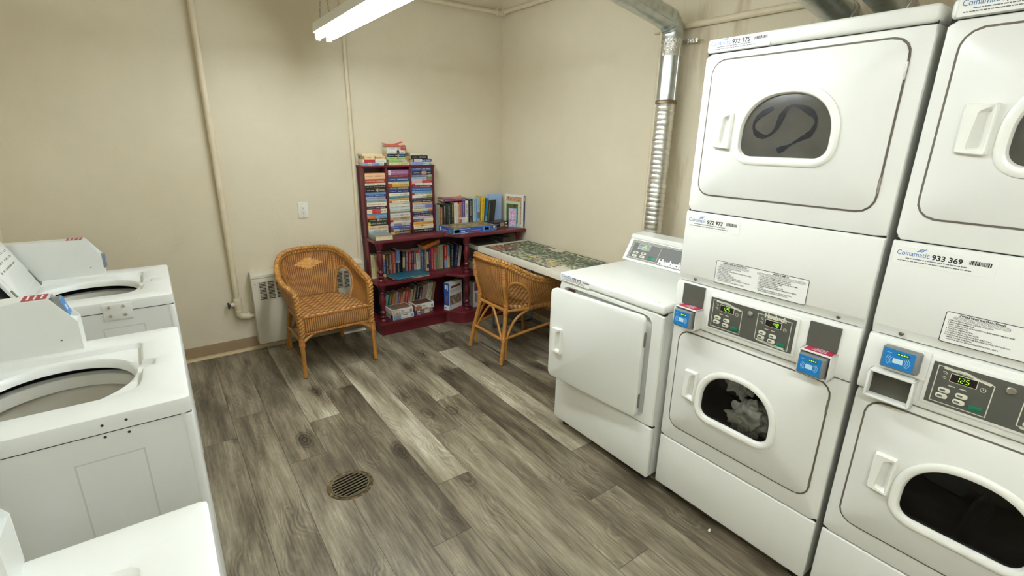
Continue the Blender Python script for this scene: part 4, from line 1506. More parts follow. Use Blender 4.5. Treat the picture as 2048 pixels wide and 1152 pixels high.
C2 = [(115, 183, 'thick mauve', (150, 96, 140), [(0.0, 0.12, (214, 196, 200))]), (184, 218, 'dark red', (140, 34, 40), None), (219, 275, 'navy blue', (44, 74, 124), None), (276, 303, 'thin cream', (230, 218, 180), None),
      (304, 350, 'yellow and red', (214, 168, 62), [(0.0, 0.18, (176, 46, 34))]), (351, 397, 'slate', (74, 82, 106), None), (398, 438, 'dark navy', (36, 50, 104), None), (439, 482, 'cream', (226, 220, 192), None),
      (483, 516, 'teal', (64, 130, 136), None), (517, 551, 'tan-orange', (212, 158, 86), None), (552, 576, 'white with a red end', (226, 220, 198), [(0.0, 0.14, (190, 52, 40))]), (577, 614, 'ivory lettered', (222, 212, 182), None),
      (615, 664, 'pale mint', (200, 212, 202), None), (665, 706, 'mint grey', (190, 204, 194), None), (707, 733, 'thin taupe', (160, 148, 136), None), (734, 790, 'thick pale grey', (206, 208, 200), None),
      (791, 828, 'mottled tan', (188, 160, 122), [(0.5, 0.8, (150, 128, 70))]), (829, 861, 'white with a dark red end', (224, 220, 204), [(0.0, 0.16, (160, 40, 38))]), (862, 884, 'thin off-white', (220, 214, 196), None), (885, 918, 'lilac and white', (206, 198, 206), [(0.2, 0.55, (150, 132, 160))]),
      (919, 962, 'royal blue', (46, 92, 160), None), (963, 1002, 'brown patterned', (96, 74, 56), [(0.1, 0.4, (196, 166, 120))]), (1003, 1048, 'brown and gold', (110, 90, 62), [(0.0, 0.2, (214, 180, 92)), (0.45, 0.7, (60, 72, 110))])]
C3 = [(50, 104, 'blue', (44, 84, 150), None), (105, 158, 'navy and orange', (30, 34, 70), [(0.5, 0.7, (208, 136, 66))]), (159, 192, 'grey-purple', (110, 110, 140), [(0.82, 1.0, (172, 176, 150))]), (193, 240, 'pale blue and green', (160, 200, 220), [(0.74, 1.0, (104, 144, 80))]),
      (241, 282, 'pink and red', (216, 176, 172), [(0.52, 1.0, (192, 44, 62))]), (283, 314, 'white', (228, 224, 210), [(0.0, 0.16, (186, 60, 54))]), (315, 350, 'wine red', (130, 34, 48), None), (351, 396, 'mid blue', (48, 94, 156), None),
      (397, 426, 'light blue', (110, 160, 196), None), (427, 456, 'white and olive', (226, 222, 204), [(0.0, 0.14, (170, 50, 50)), (0.76, 1.0, (206, 204, 160))]), (457, 497, 'white with an olive end', (218, 220, 214), [(0.72, 1.0, (174, 168, 70))]), (498, 527, 'dark brown', (64, 46, 40), None),
      (528, 565, 'dark purple', (58, 46, 74), None), (566, 597, 'tan', (204, 178, 120), None), (598, 645, 'lavender grey', (178, 182, 204), [(0.62, 1.0, (112, 118, 176))]), (646, 671, 'thin white', (226, 222, 208), None),
      (672, 703, 'yellow and sky', (206, 196, 120), [(0.5, 0.78, (150, 196, 220)), (0.78, 1.0, (206, 130, 52))]), (704, 737, 'dark navy', (38, 38, 86), None), (738, 772, 'indigo', (50, 42, 84), None), (773, 813, 'lilac white', (200, 190, 198), None),
      (814, 853, 'purple and cream', (88, 80, 124), [(0.55, 1.0, (226, 214, 178))]), (854, 903, 'golden yellow', (224, 164, 66), None), (904, 928, 'cream and tan', (218, 200, 160), [(0.38, 0.5, (140, 150, 130))]), (929, 963, 'ivory', (230, 220, 190), None), (964, 1018, 'blue-black', (30, 32, 56), None)]
column('left', -0.3705, 0.177, ZDESK + 0.001, C1, 1040)
column('middle', -0.1745, 0.191, ZDESK + 0.001, C2, 1048)
column('right', 0.0355, 0.197, ZDESK + 0.001, C3, 1018)

# three stacks on the hutch top
def pile(where, grp, x, data, kz=1.0):
    z = HT + 0.0005
    n = len(data)
    for i, (words, rgb, T, L, dx, dy, tw, band) in enumerate(data):
        lying('paperback_book', '%s paperback, %s of the %s on the hutch' % (words, 'bottom' if i == 0 else ORD[n - 1 - i], where), grp, rgb, L, 0.112, T, x + dx, HY + dy, z, band=band, seed=i + n * 7, twist=tw)
        z += T + 0.0004
    return z
pile('left pile', 'books piled on the hutch top', -0.372, [('blue and white', (104, 172, 224), 0.0225, 0.170, 0.0, -0.002, 0.0, [(0.22, 0.42, (196, 204, 210)), (0.76, 1.0, (214, 216, 206))]), ('red and white', (232, 230, 216), 0.0225, 0.196, -0.004, -0.004, 0.02, [(0.05, 0.52, (186, 40, 38))]),
                                                     ('thick sand', (232, 200, 150), 0.0275, 0.164, 0.016, 0.002, 0.0, [(0.5, 0.53, (110, 96, 80))]), ('thin cream', (234, 220, 180), 0.0155, 0.165, -0.002, 0.004, 0.0, None)])
zc = pile('centre pile', 'books piled on the hutch top', -0.163, [('sandy thin', (230, 200, 150), 0.0195, 0.174, 0.006, -0.004, 0.0, None), ('pale green pictured', (150, 184, 120), 0.0235, 0.160, 0.004, -0.002, 0.0, [(0.72, 1.0, (196, 186, 164))]), ('lime green', (162, 200, 98), 0.0205, 0.156, -0.008, 0.0, 0.0, [(0.58, 0.63, (60, 90, 50))]),
                                                            ('black and teal', (24, 74, 116), 0.0265, 0.154, -0.006, 0.002, 0.0, [(0.14, 0.6, (22, 28, 30)), (0.6, 0.65, (196, 160, 80))]), ('white pictured', (222, 220, 212), 0.0265, 0.154, -0.004, 0.002, 0.0, [(0.54, 0.68, (50, 50, 48))])])
pile('right pile', 'books piled on the hutch top', 0.042, [('light blue', (140, 160, 206), 0.0245, 0.164, 0.0, 0.0, 0.0, [(0.66, 1.0, (176, 204, 212))]), ('navy and blue', (24, 34, 58), 0.0235, 0.172, 0.014, -0.004, 0.0, [(0.05, 0.48, (206, 196, 200)), (0.62, 1.0, (44, 84, 140))]), ('black', (32, 32, 34), 0.0285, 0.150, 0.002, 0.004, -0.03, None), ('cream', (226, 218, 190), 0.0165, 0.144, -0.006, 0.002, 0.0, None)])
# topmost centre book with its front cover curled up
rc = lying('paperback_book', 'white and red paperback with curled red cover, topmost of the centre pile on the hutch', 'books piled on the hutch top', (226, 224, 216), 0.166, 0.112, 0.0235, -0.166, HY + 0.002, zc, band=[(0.70, 1.0, (206, 62, 44))], seed=91)
mb = MB()
nx, ny = 16, 8
for i in range(nx + 1):
    for j in range(ny + 1):
        u, v = i / nx, j / ny
        lift = 0.004 + 0.032 * v * (0.5 + 0.5 * (2 * u - 1) ** 2) + 0.012 * v * u
        mb.bm.verts.new((-lift, 0.001 + 0.11 * v - 0.012 * v * v, 0.166 * (0.0 + 1.0 * u) - 0.012 * v * (1 - u) + 0.004))
mb.bm.verts.ensure_lookup_table()
for i in range(nx):
    for j in range(ny):
        a = i * (ny + 1) + j
        mb.mi = 1 if (i > 11 and 2 < j < 6) else 2 if (i + j) % 5 == 0 else 0
        mb.face([mb.bm.verts[k] for k in (a, a + 1, a + ny + 2, a + ny + 1)])
mk('front_cover', mb, [cover((200, 58, 40)), cover((216, 196, 160)), cover((212, 96, 72))], rc)
# tan backs of a book lying crosswise behind the centre and right piles
lying('paperback_book', 'tan book turned edge-on between the centre and right piles on the hutch', 'books piled on the hutch top', (196, 164, 122), 0.05, 0.06, 0.072, -0.005, HY + 0.058, HT + 0.001, seed=44)

# grey hardback lying at the desk's left front corner, page edges to the front
gb = book('hardback_book', 'grey-green hardback lying flat on the front left desk corner, page edges forward', None, (128, 142, 138), 0.166, 0.150, 0.040, (0, 0, 0), hard=True, pages=PAPER, seed=3)
m_ = Matrix.Translation((-0.374, 2.722, ZDESK + 0.0005 + 0.040)) @ Matrix.Rotation(RAD(-90), 4, 'Z') @ Matrix.Rotation(PI / 2, 4, 'Y')
gb.location, gb.rotation_euler = m_.to_translation(), m_.to_euler()

# standing row on the desk right of the hutch
def standing(data, y, z, shelf_words, group, name='paperback_book', Wd=0.11):
    for i, (x0, x1, H, words, rgb, band, tilt, kw) in enumerate(data):
        T = (x1 - x0) - 0.0006
        kw = dict(kw or {})
        yy = kw.pop('y', y)
        w_ = kw.pop('w', Wd)
        nm = kw.pop('nm', 'hardback_book' if kw.get('hard') else name)
        rz = kw.pop('rz', 0.0)
        lab = kw.pop('lab', None) or '%s book standing %s' % (words, shelf_words)
        c_, s_ = math.cos(tilt), math.sin(tilt)
        # pivot on the lower corner that stays on the shelf
        m = Matrix.Translation((x0, yy, z + 0.0004)) @ Matrix.Rotation(rz, 4, 'Z') @ (Matrix.Translation((T, 0, 0)) @ Matrix.Rotation(tilt, 4, 'Y') @ Matrix.Translation((-T, 0, 0)) if tilt > 0 else Matrix.Rotation(tilt, 4, 'Y'))
        b = book(nm, lab, group, rgb, H, w_, T, (0, 0, 0), band=band, seed=i * 3 + len(data), **kw)
        b.location, b.rotation_euler = m.to_translation(), m.to_euler()
DY = 2.742
A = 'books standing on the desk right of the hutch'
H_ = dict(hard=True)
standing([(0.262, 0.276, 0.232, 'slim grey-blue', (120, 140, 146), None, 0, None), (0.277, 0.304, 0.228, 'sage green ribbed-spine', (128, 144, 122), None, 0, H_), (0.305, 0.331, 0.205, 'rust brown', (146, 92, 48), None, 0, H_),
          (0.332, 0.374, 0.232, 'thick black', (30, 30, 32), None, 0, H_), (0.375, 0.419, 0.230, 'thick dark green', (34, 50, 46), None, 0, H_), (0.420, 0.449, 0.236, 'black gilt-lettered', (40, 38, 26), None, 0, dict(ink=(196, 180, 104))),
          (0.450, 0.491, 0.238, 'thick white', (216, 208, 196), None, 0, H_), (0.492, 0.506, 0.225, 'narrow cream', (206, 184, 150), None, 0, None), (0.507, 0.534, 0.240, 'orange', (198, 98, 60), [(0.36, 0.40, (226, 220, 200))], 0, None),
          (0.535, 0.570, 0.252, 'violet and white', (92, 80, 142), [(0.0, 0.40, (206, 204, 208)), (0.0, 0.08, (64, 60, 120))], 0, None), (0.571, 0.603, 0.250, 'white black-lettered', (228, 226, 212), None, 0, dict(ink=(30, 30, 30))),
          (0.604, 0.652, 0.262, 'broad black', (36, 36, 34), None, 0, H_), (0.653, 0.686, 0.272, 'pale aqua', (166, 206, 210), None, 0, None), (0.687, 0.702, 0.268, 'narrow bright blue', (110, 170, 220), None, 0, None),
          (0.703, 0.731, 0.270, 'ice blue', (158, 196, 222), [(0.28, 0.5, (120, 110, 120))], 0, None)], DY, ZDESK, 'on the desk right of the hutch', A)
standing([(0.738, 0.776, 0.275, 'yellow', (232, 190, 54), None, 0.07, dict(lab='bright yellow book leaning right on the desk row', ink=(120, 96, 20))),
          (0.790, 0.812, 0.262, 'blue', (36, 132, 186), [(0.0, 0.35, (120, 190, 196))], 0.10, dict(lab='bright blue book leaning right beside the yellow one')),
          (0.800, 0.822, 0.245, 'black', (44, 42, 34), None, 0.10, dict(hard=True, w=0.12, rz=RAD(-58), y=2.727, lab='black hardback leaning with its front cover half turned to view', ink=(120, 150, 90)))], DY + 0.006, ZDESK, '', A)
# purple magazine lying across the tops of the desk row
mg = lying('magazine', 'purple and orange softcover lying across the tops of the desk row', None, (122, 34, 104), 0.238, 0.115, 0.019, 0.346, 2.742, ZDESK + 0.2535, band=[(0.35, 0.8, (150, 40, 110))], seed=60, twist=0.0)
mb = MB()
nx, ny = 14, 8
for i in range(nx + 1):
    for j in range(ny + 1):
        u, v = i / nx, j / ny
        mb.bm.verts.new((-0.002 - 0.014 * v * (0.4 + 0.6 * (2 * u - 1) ** 2), 0.001 + 0.113 * v, 0.238 * u))
mb.bm.verts.ensure_lookup_table()
for i in range(nx):
    for j in range(ny):
        a = i * (ny + 1) + j
        mb.mi = 1 if (i > 7 and j > 1 and (i + j) % 4) else 0
        mb.face([mb.bm.verts[k] for k in (a, a + 1, a + ny + 2, a + ny + 1)])
mk('front_cover', mb, [cover((150, 84, 104)), cover((200, 134, 80))], mg)
mg['category'] = 'magazine'

# middle shelf row
MY = 2.722
B = 'books standing on the middle shelf'
S1 = 'on the middle shelf behind the left spindle'
standing([(-0.366, -0.338, 0.205, 'cream, leftmost,', (206, 192, 142), None, 0, None), (-0.337, -0.318, 0.200, 'pale straw', (198, 182, 136), None, 0, None), (-0.314, -0.296, 0.202, 'straw black-dotted', (206, 178, 112), None, 0, None)], MY, ZMID, S1, B, Wd=0.105)
standing([(-0.294, -0.270, 0.196, 'ochre', (190, 148, 86), None, 0, None), (-0.268, -0.240, 0.198, 'blue with yellow ends', (46, 86, 158), [(0.8, 1.0, (214, 172, 70)), (0.0, 0.13, (222, 200, 120))], 0, None), (-0.238, -0.213, 0.202, 'dark brown', (58, 44, 36), None, 0, None),
          (-0.211, -0.180, 0.204, 'brown speckled', (112, 78, 60), [(0.3, 0.5, (150, 120, 100))], 0, None), (-0.178, -0.147, 0.208, 'brick red mottled', (176, 72, 58), None, 0, None),
          (-0.144, -0.106, 0.226, 'tall blue and black', (30, 44, 52), [(0.58, 1.0, (96, 132, 186)), (0.50, 0.58, (140, 172, 190))], 0, H_), (-0.090, -0.068, 0.205, 'black and cream', (54, 50, 42), [(0.3, 0.75, (186, 176, 136))], 0.05, None),
          (-0.062, -0.038, 0.200, 'grey-mauve', (120, 98, 106), None, 0.05, None), (-0.032, -0.006, 0.196, 'scarlet', (176, 46, 36), None, 0.05, None), (-0.001, 0.019, 0.198, 'dark plum', (66, 30, 56), None, 0.0, None),
          (0.021, 0.042, 0.200, 'purple and pink', (100, 62, 84), [(0.1, 0.4, (196, 130, 140))], 0, None), (0.045, 0.079, 0.202, 'white with a red top', (206, 206, 190), [(0.86, 1.0, (186, 52, 48))], 0, None), (0.082, 0.088, 0.205, 'thin pale green', (186, 194, 156), None, 0, None),
          (0.090, 0.118, 0.205, 'blue', (50, 84, 150), None, 0, None), (0.120, 0.135, 0.200, 'narrow violet', (72, 58, 96), None, 0, None), (0.137, 0.147, 0.200, 'narrow cream', (196, 178, 130), None, 0, None),
          (0.149, 0.168, 0.198, 'cream and black', (206, 196, 150), [(0.12, 0.3, (40, 40, 36)), (0.88, 1.0, (36, 44, 60))], 0, None), (0.170, 0.189, 0.198, 'navy', (32, 38, 84), None, 0, None), (0.191, 0.216, 0.206, 'crimson', (196, 44, 66), None, 0, None),
          (0.218, 0.240, 0.204, 'salmon', (196, 116, 92), [(0.8, 1.0, (190, 70, 48))], 0, None), (0.242, 0.262, 0.206, 'orange and green', (110, 130, 96), [(0.74, 1.0, (204, 84, 40))], 0, None), (0.264, 0.288, 0.222, 'olive grey', (150, 152, 116), None, 0, None),
          (0.289, 0.314, 0.226, 'tall sage', (164, 182, 156), None, 0, None), (0.328, 0.356, 0.212, 'red and blue', (196, 52, 42), [(0.0, 0.38, (120, 176, 210))], 0, None), (0.358, 0.385, 0.212, 'blue and buff', (206, 176, 116), [(0.52, 1.0, (112, 142, 178))], 0, None),
          (0.392, 0.422, 0.214, 'bottle green', (40, 66, 54), None, 0.03, None), (0.428, 0.462, 0.212, 'indigo', (58, 50, 96), None, 0.13, None), (0.466, 0.492, 0.195, 'whitish', (196, 194, 172), None, 0.14, None)], MY, ZMID, 'on the middle shelf', B, Wd=0.105)
# orange book lying tilted on top of them
ob = book('paperback_book', 'orange paperback lying tilted on top of the middle shelf row', None, (196, 112, 42), 0.172, 0.11, 0.034, (0, 0, 0), seed=71, ink=(224, 186, 120))
m_ = Matrix.Translation((0.112, 2.698, ZMID + 0.204)) @ Matrix.Rotation(RAD(-15.5), 4, 'Y') @ Matrix.Rotation(PI / 2, 4, 'Y') @ Matrix.Translation((-0.034, 0, 0))
ob.location, ob.rotation_euler = m_.to_translation(), m_.to_euler()
# big teal book on a magazine at the front of the middle shelf
mz = lying('magazine', 'thin dark magazine with white edge under the large teal book', None, (66, 40, 44), 0.315, 0.150, 0.009, -0.222, 2.548, ZMID + 0.0005, band=[(0.5, 1.0, (196, 176, 136))], seed=33, twist=RAD(3))
mz['category'] = 'magazine'
lying('hardback_book', 'large teal hardback lying flat at the front of the middle shelf', None, (20, 92, 116), 0.330, 0.165, 0.016, -0.236, 2.546, ZMID + 0.0105, hard=True, seed=34, ink=(150, 200, 206), twist=RAD(3))

# low shelf row, all leaning to the right
LY = 2.705
Cg = 'books leaning on the low shelf'
SL = 'on the low shelf behind the puzzle boxes'
low = [('pale blue', (130, 174, 196), 0.024, .195), ('green', (34, 106, 62), 0.034, .195), ('orange', (206, 116, 48), 0.025, .195), ('lavender grey', (150, 154, 180), 0.023, .198), ('mauve grey', (122, 100, 116), 0.017, .192), ('vermilion', (196, 76, 48), 0.016, .19),
       ('tan', (190, 166, 126), 0.020, .198), ('scarlet', (196, 50, 38), 0.027, .205), ('pink and plum', (196, 70, 110), 0.018, .19), ('cream and yellow', (206, 182, 116), 0.022, .205), ('olive brown', (104, 96, 70), 0.026, .235), ('charcoal', (44, 44, 50), 0.028, .245), ('dark violet', (52, 42, 66), 0.026, .21),
       ('dusty rose', (176, 138, 116), 0.020, .228), ('rosy tan', (182, 144, 118), 0.022, .232), ('ice green', (196, 212, 196), 0.024, .238), ('primrose', (200, 192, 140), 0.022, .24), ('brown', (142, 116, 90), 0.024, .24)]
x = -0.298
data = []
for words, rgb, T, Hh in low:
    data.append((x, x + T, Hh, words, rgb, None, 0.20, None))
    x += T / math.cos(0.20) + 0.003
standing(data, LY, ZLOW, SL, Cg, Wd=0.11)

# ================================================================== jigsaw boxes
def art(name, cols, scale=26.0):
    if name in MATS:
        return MATS[name]
    q = NT(name)
    tc = q.n('ShaderNodeTexCoord')
    nz = q.n('ShaderNodeTexNoise', i_Vector=tc.outputs['Object'], i_Scale=scale, i_Detail=5.0, i_Roughness=0.65)
    k = len(cols)
    q.t.links.new(q.ramp(nz.outputs[0], [(0.28 + 0.44 * i / max(1, k - 1), lin(c)) for i, c in enumerate(cols)]), q.b.inputs['Base Color'])
    q.b.inputs['Roughness'].default_value = 0.3
    MATS[name] = q.m
    return q.m
BWHITE = M('box_white', (222, 222, 214), 0.4)
BGREY = M('box_board_grey', (150, 148, 138), 0.6)
def box_thing(label, loc, size, rotz, side, top, group='jigsaw puzzle boxes', front=(), lid_h=None, topb=0.012, rot=None):
    """box with lid: origin at lower front left corner; front pieces: (u0,z0,u1,z1,material) or ('t', text, u, z, size, material)"""
    w, d, h = size
    t = thing('puzzle_box', label, 'box', loc, rotz, group)
    if rot:
        t.rotation_euler = rot
    lh = lid_h or h * 0.92
    mb = MB()
    mb.box(0.002, 0.002, 0, w - 0.002, d - 0.002, h - 0.004)
    mk('box_base', mb, BGREY, t, smooth=0)
    mb = MB()
    mb.box(0, 0, h - lh, w, d, h, 0.0012, 1)
    mk('lid', mb, side, t)
    if top is not None:
        mb = MB()
        mb.box(topb, topb, h - 0.0005, w - topb, d - topb, h + 0.0005)
        mk('lid_picture', mb, top, t, smooth=0)
    for it in front:
        if it[0] == 't':
            txt('box_lettering', it[1], it[4], it[5], t, (it[2], -0.0014, it[3]), bold=it[4] * 0.02)
        elif it[0] == 's':   # left end panel
            mb = MB()
            mb.box(-0.0008, it[1], it[2], 0.001, it[3], it[4])
            mk('end_panel', mb, it[5], t, smooth=0)
        else:
            mb = MB()
            mb.box(it[0], -0.0009, it[1], it[2], 0.001, it[3])
            mk('printed_panel', mb, it[4], t, smooth=0)
    return t
DK = M('print_dark', (60, 56, 56), 0.5)
PRED = M('print_red', (150, 40, 44), 0.5)
PW = M('print_white', (232, 232, 228), 0.45)
# big blue box on the desk
box_thing('large flat blue puzzle box with a garden picture lid on the desk', (0.283, 2.475, ZDESK + 0.0005), (0.462, 0.252, 0.050), RAD(0), M('box_blue', (32, 88, 176), 0.35),
          art('garden_picture', ((44, 58, 34), (96, 112, 56), (196, 184, 112), (120, 64, 44), (70, 106, 70), (180, 170, 110)), 18), front=[
    (0.012, 0.008, 0.074, 0.044, M('box_pale_blue', (150, 200, 226), 0.4)), (0.015, 0.011, 0.071, 0.041, art('thumb_picture', ((50, 60, 40), (110, 120, 70), (150, 150, 110)), 90)),
    ('t', '1000', 0.080, 0.014, 0.022, PW), (0.080, 0.040, 0.175, 0.044, PW), (0.080, 0.005, 0.150, 0.008, PW), (0.150, 0.020, 0.285, 0.024, M('print_pink', (206, 130, 150), 0.5)), (0.20, 0.026, 0.31, 0.029, PRED),
    (0.312, 0.008, 0.392, 0.044, M('box_sky', (92, 150, 214), 0.4)), (0.330, 0.014, 0.376, 0.038, M('box_sky2', (120, 170, 222), 0.4)), (0.402, 0.014, 0.46, 0.018, PW), (0.424, 0.026, 0.444, 0.044, M('print_orange', (232, 190, 110), 0.45)), ('s', 0.02, 0.012, 0.07, 0.044, art('thumb_picture', ((50, 60, 40),), 90)), ('s', 0.09, 0.018, 0.19, 0.026, M('print_pink', (206, 130, 150), 0.5)), ('s', 0.205, 0.010, 0.235, 0.042, PW)])
# dark box
box_thing('small dark puzzle box with a busy picture lid, right of the blue one', (0.765, 2.575, ZDESK + 0.0005), (0.190, 0.120, 0.052), RAD(3), M('box_black', (34, 30, 28), 0.4),
          art('cluttered_picture', ((28, 24, 24), (70, 52, 44), (40, 34, 34), (130, 110, 90), (96, 60, 50)), 44), front=[
    (0.090, 0.010, 0.140, 0.046, art('specks_picture', ((60, 44, 40), (176, 150, 130), (90, 70, 64)), 160)), ('t', '500', 0.020, 0.010, 0.016, PW), (0.020, 0.030, 0.08, 0.036, M('print_grey', (110, 100, 92), 0.5)), (0.152, 0.006, 0.180, 0.020, M('print_yellow', (220, 190, 60), 0.45)), (0.156, 0.032, 0.170, 0.044, PW)])
# standing boxes in the corner: turned toward the room
CR = RAD(-40)
def standing_box(label, x, y, w, th, h, rotz, face, side, side_panel=None, inset=0.018, z=ZDESK, side_letter=None, tilt=0.0, group='boxes and books leaning in the desk corner', cat='box', nm='puzzle_box'):
    t = thing(nm, label, cat, (x, y, z + 0.0005), 0, group)
    t.rotation_euler = (tilt, 0, rotz)
    mb = MB()
    mb.box(0, 0, 0, w, th, h, 0.001, 1)
    mk('box_body', mb, side, t)
    if face is not None:
        mb = MB()
        mb.box(inset, -0.0009, inset * 1.6, w - inset, 0.001, h - inset)
        mk('face_picture', mb, face, t, smooth=0)
    if side_panel is not None:
        mb = MB()
        mb.box(w - 0.001, 0.006, 0.006, w + 0.0009, th - 0.004, h - 0.006)
        mk('side_panel', mb, side_panel, t, smooth=0)
        mb = MB()
        mb.box(w, 0.012, h * 0.82, w + 0.0014, th - 0.010, h * 0.95)
        mb.box(w, 0.012, 0.014, w + 0.0014, th * 0.45, h * 0.2)
        mb.box(w, th * 0.55, 0.012, w + 0.0014, th - 0.010, h * 0.10)
        mk('side_print', mb, art('side_thumb', ((190, 120, 80), (226, 220, 210), (160, 90, 80)), 60), t, smooth=0)
    return t
standing_box('tall white puzzle box with a navy side in the desk corner', 0.966, 2.665, 0.225, 0.034, 0.305, RAD(-75), art('street_picture', ((70, 40, 34), (150, 90, 70), (206, 170, 140), (196, 120, 60), (60, 44, 40)), 34), BWHITE, M('box_navy', (40, 38, 96), 0.4), inset=0.02)
standing_box('pale green framed picture book standing before the white box in the desk corner', 0.947, 2.640, 0.180, 0.012, 0.242, RAD(-72), art('meadow_picture', ((34, 46, 30), (60, 76, 46), (110, 110, 60), (40, 54, 40)), 30), M('cover_pale_green', (190, 208, 172), 0.4), inset=0.024, cat='book', nm='picture_book')
standing_box('small pink and blue picture book standing foremost in the desk corner', 0.948, 2.574, 0.085, 0.009, 0.178, RAD(-68), art('child_picture', ((110, 160, 216), (206, 220, 232), (220, 120, 160), (150, 180, 220)), 40), M('cover_sky', (150, 190, 226), 0.4), inset=0.006, cat='book', nm='picture_book')
standing_box('large plain pale blue board box standing behind the black leaning book', 0.880, 2.815, 0.135, 0.020, 0.292, RAD(-12), None, M('board_pale_blue', (164, 190, 222), 0.5), cat='box')

# low shelf boxes, two stacks of two
WB = lambda u0, z0: (u0, z0, u0 + 0.022, z0 + 0.026, art('bars', ((40, 40, 40), (210, 210, 205)), 500))
box_thing('white puzzle box with a mountain lake picture, under another in the left low stack', (-0.268, 2.556, ZLOW + 0.0005), (0.196, 0.150, 0.046), RAD(1), BWHITE, None, front=[
    (0.006, 0.004, 0.074, 0.042, art('lake_picture', ((40, 60, 90), (110, 160, 206), (150, 130, 90), (60, 50, 44)), 40)), (0.078, 0.034, 0.135, 0.040, DK), (0.078, 0.012, 0.14, 0.015, FINE), WB(0.165, 0.010), ('s', 0.0, 0.002, 0.05, 0.044, M('box_blue_end', (36, 66, 140), 0.4))])
box_thing('white puzzle box with a harbour scene lid, topmost of the left low stack', (-0.276, 2.552, ZLOW + 0.048), (0.196, 0.150, 0.048), RAD(2), BWHITE, art('harbour_picture', ((50, 90, 90), (80, 110, 104), (150, 100, 70), (176, 120, 80), (60, 64, 60)), 24), front=[
    (0.006, 0.005, 0.076, 0.042, art('dogs_picture', ((90, 120, 110), (220, 216, 200), (196, 140, 80), (110, 80, 60)), 44)), ('t', '500', 0.083, 0.024, 0.019, PRED), (0.083, 0.010, 0.150, 0.013, FINE), (0.005, 0.043, 0.05, 0.0465, DK), WB(0.165, 0.008)])
box_thing('maroon-fronted puzzle box under another in the right low stack', (-0.050, 2.572, ZLOW + 0.0005), (0.186, 0.150, 0.046), RAD(3), M('box_maroon', (92, 24, 54), 0.4), None, front=[
    ('t', '1000', 0.012, 0.006, 0.017, PW), (0.010, 0.026, 0.044, 0.040, PW), (0.056, 0.012, 0.080, 0.036, M('print_grey_blue', (130, 150, 160), 0.5)), (0.088, 0.006, 0.140, 0.042, art('shield_picture', ((206, 186, 130), (226, 214, 176), (150, 120, 70)), 50)), WB(0.148, 0.014), ('s', 0.0, 0.002, 0.14, 0.044, M('box_blue_side', (60, 96, 160), 0.4))])
box_thing('white puzzle box with a brown canyon lid, topmost of the right low stack', (-0.058, 2.562, ZLOW + 0.048), (0.190, 0.132, 0.054), RAD(3), BWHITE, art('canyon_picture', ((66, 44, 40), (90, 60, 50), (124, 84, 60), (70, 50, 54)), 24), front=[
    (0.004, 0.004, 0.066, 0.040, art('canyon_thumb', ((80, 40, 40), (170, 110, 80), (200, 140, 90)), 60)), ('t', '300', 0.072, 0.026, 0.019, PRED), (0.072, 0.010, 0.13, 0.014, FINE), (0.012, 0.046, 0.05, 0.050, DK), WB(0.160, 0.010), ('s', 0.0, 0.002, 0.05, 0.052, M('box_orange_end', (176, 92, 58), 0.45))])
# upright boxes on the low shelf
def upright(label, x, y, rz, th, d, h, spine, body, extra=(), side=None, z=ZLOW):
    t = thing('puzzle_box', label, 'box', (x, y, z + 0.0005), rz, 'puzzle boxes standing upright on the low shelf')
    mb = MB()
    mb.box(0, 0, 0, th, d, h, 0.001, 1)
    mk('box_body', mb, body, t)
    mb = MB()
    mb.box(0.0004, -0.0009, 0.0004, th - 0.0004, 0.001, h - 0.0004)
    mk('spine_panel', mb, spine, t, smooth=0)
    for (a, b, c_, d_, m) in extra:
        mb = MB()
        mb.box(a, -0.0016, b, c_, 0.0, d_)
        mk('printed_panel', mb, m, t, smooth=0)
    for (a, b, c_, d_, m) in side or ():
        mb = MB()
        mb.box(th, a, b, th + 0.0012, c_, d_)
        mk('side_print', mb, m, t, smooth=0)
    return t
upright('blue and white puzzle box standing upright left of the middle spindle', 0.240, 2.580, RAD(-68), 0.058, 0.19, 0.258, M('box_spine_blue', (32, 78, 156), 0.4), BWHITE,
        [(0.0, 0.0, 0.058, 0.046, PW), (0.012, 0.20, 0.030, 0.24, PW), (0.036, 0.19, 0.046, 0.24, PW), (0.012, 0.07, 0.046, 0.155, art('spine_scene', ((40, 60, 120), (90, 80, 110), (160, 120, 110)), 50)), (0.010, 0.012, 0.026, 0.030, M('print_navy', (40, 60, 110), 0.5))],
        [(0.012, 0.045, 0.178, 0.135, art('rabbit_picture', ((226, 220, 208), (110, 84, 66), (150, 120, 90), (206, 196, 180)), 24)), (0.03, 0.205, 0.16, 0.225, M('print_brown', (120, 60, 56), 0.5)), (0.02, 0.165, 0.15, 0.19, M('print_pale', (200, 198, 192), 0.5))])
upright('white puzzle box standing upright right of the middle spindle', 0.496, 2.485, RAD(0), 0.062, 0.19, 0.240, M('box_spine_white', (214, 214, 208), 0.4), BGREY,
        [(0.008, 0.160, 0.056, 0.232, art('flowers_picture', ((60, 56, 90), (40, 50, 96), (190, 90, 60), (120, 70, 90)), 50)), (0.022, 0.045, 0.032, 0.135, FINE), (0.040, 0.06, 0.048, 0.12, M('print_pale2', (170, 170, 166), 0.5)), (0.044, 0.030, 0.052, 0.040, DK), (0.046, 0.006, 0.058, 0.022, DK)])
upright('dark teal board standing at the far left behind the low left spindle', -0.3185, 2.700, 0, 0.014, 0.12, 0.22, M('board_teal', (30, 60, 66), 0.5), M('board_teal', (30, 60, 66), 0.5))
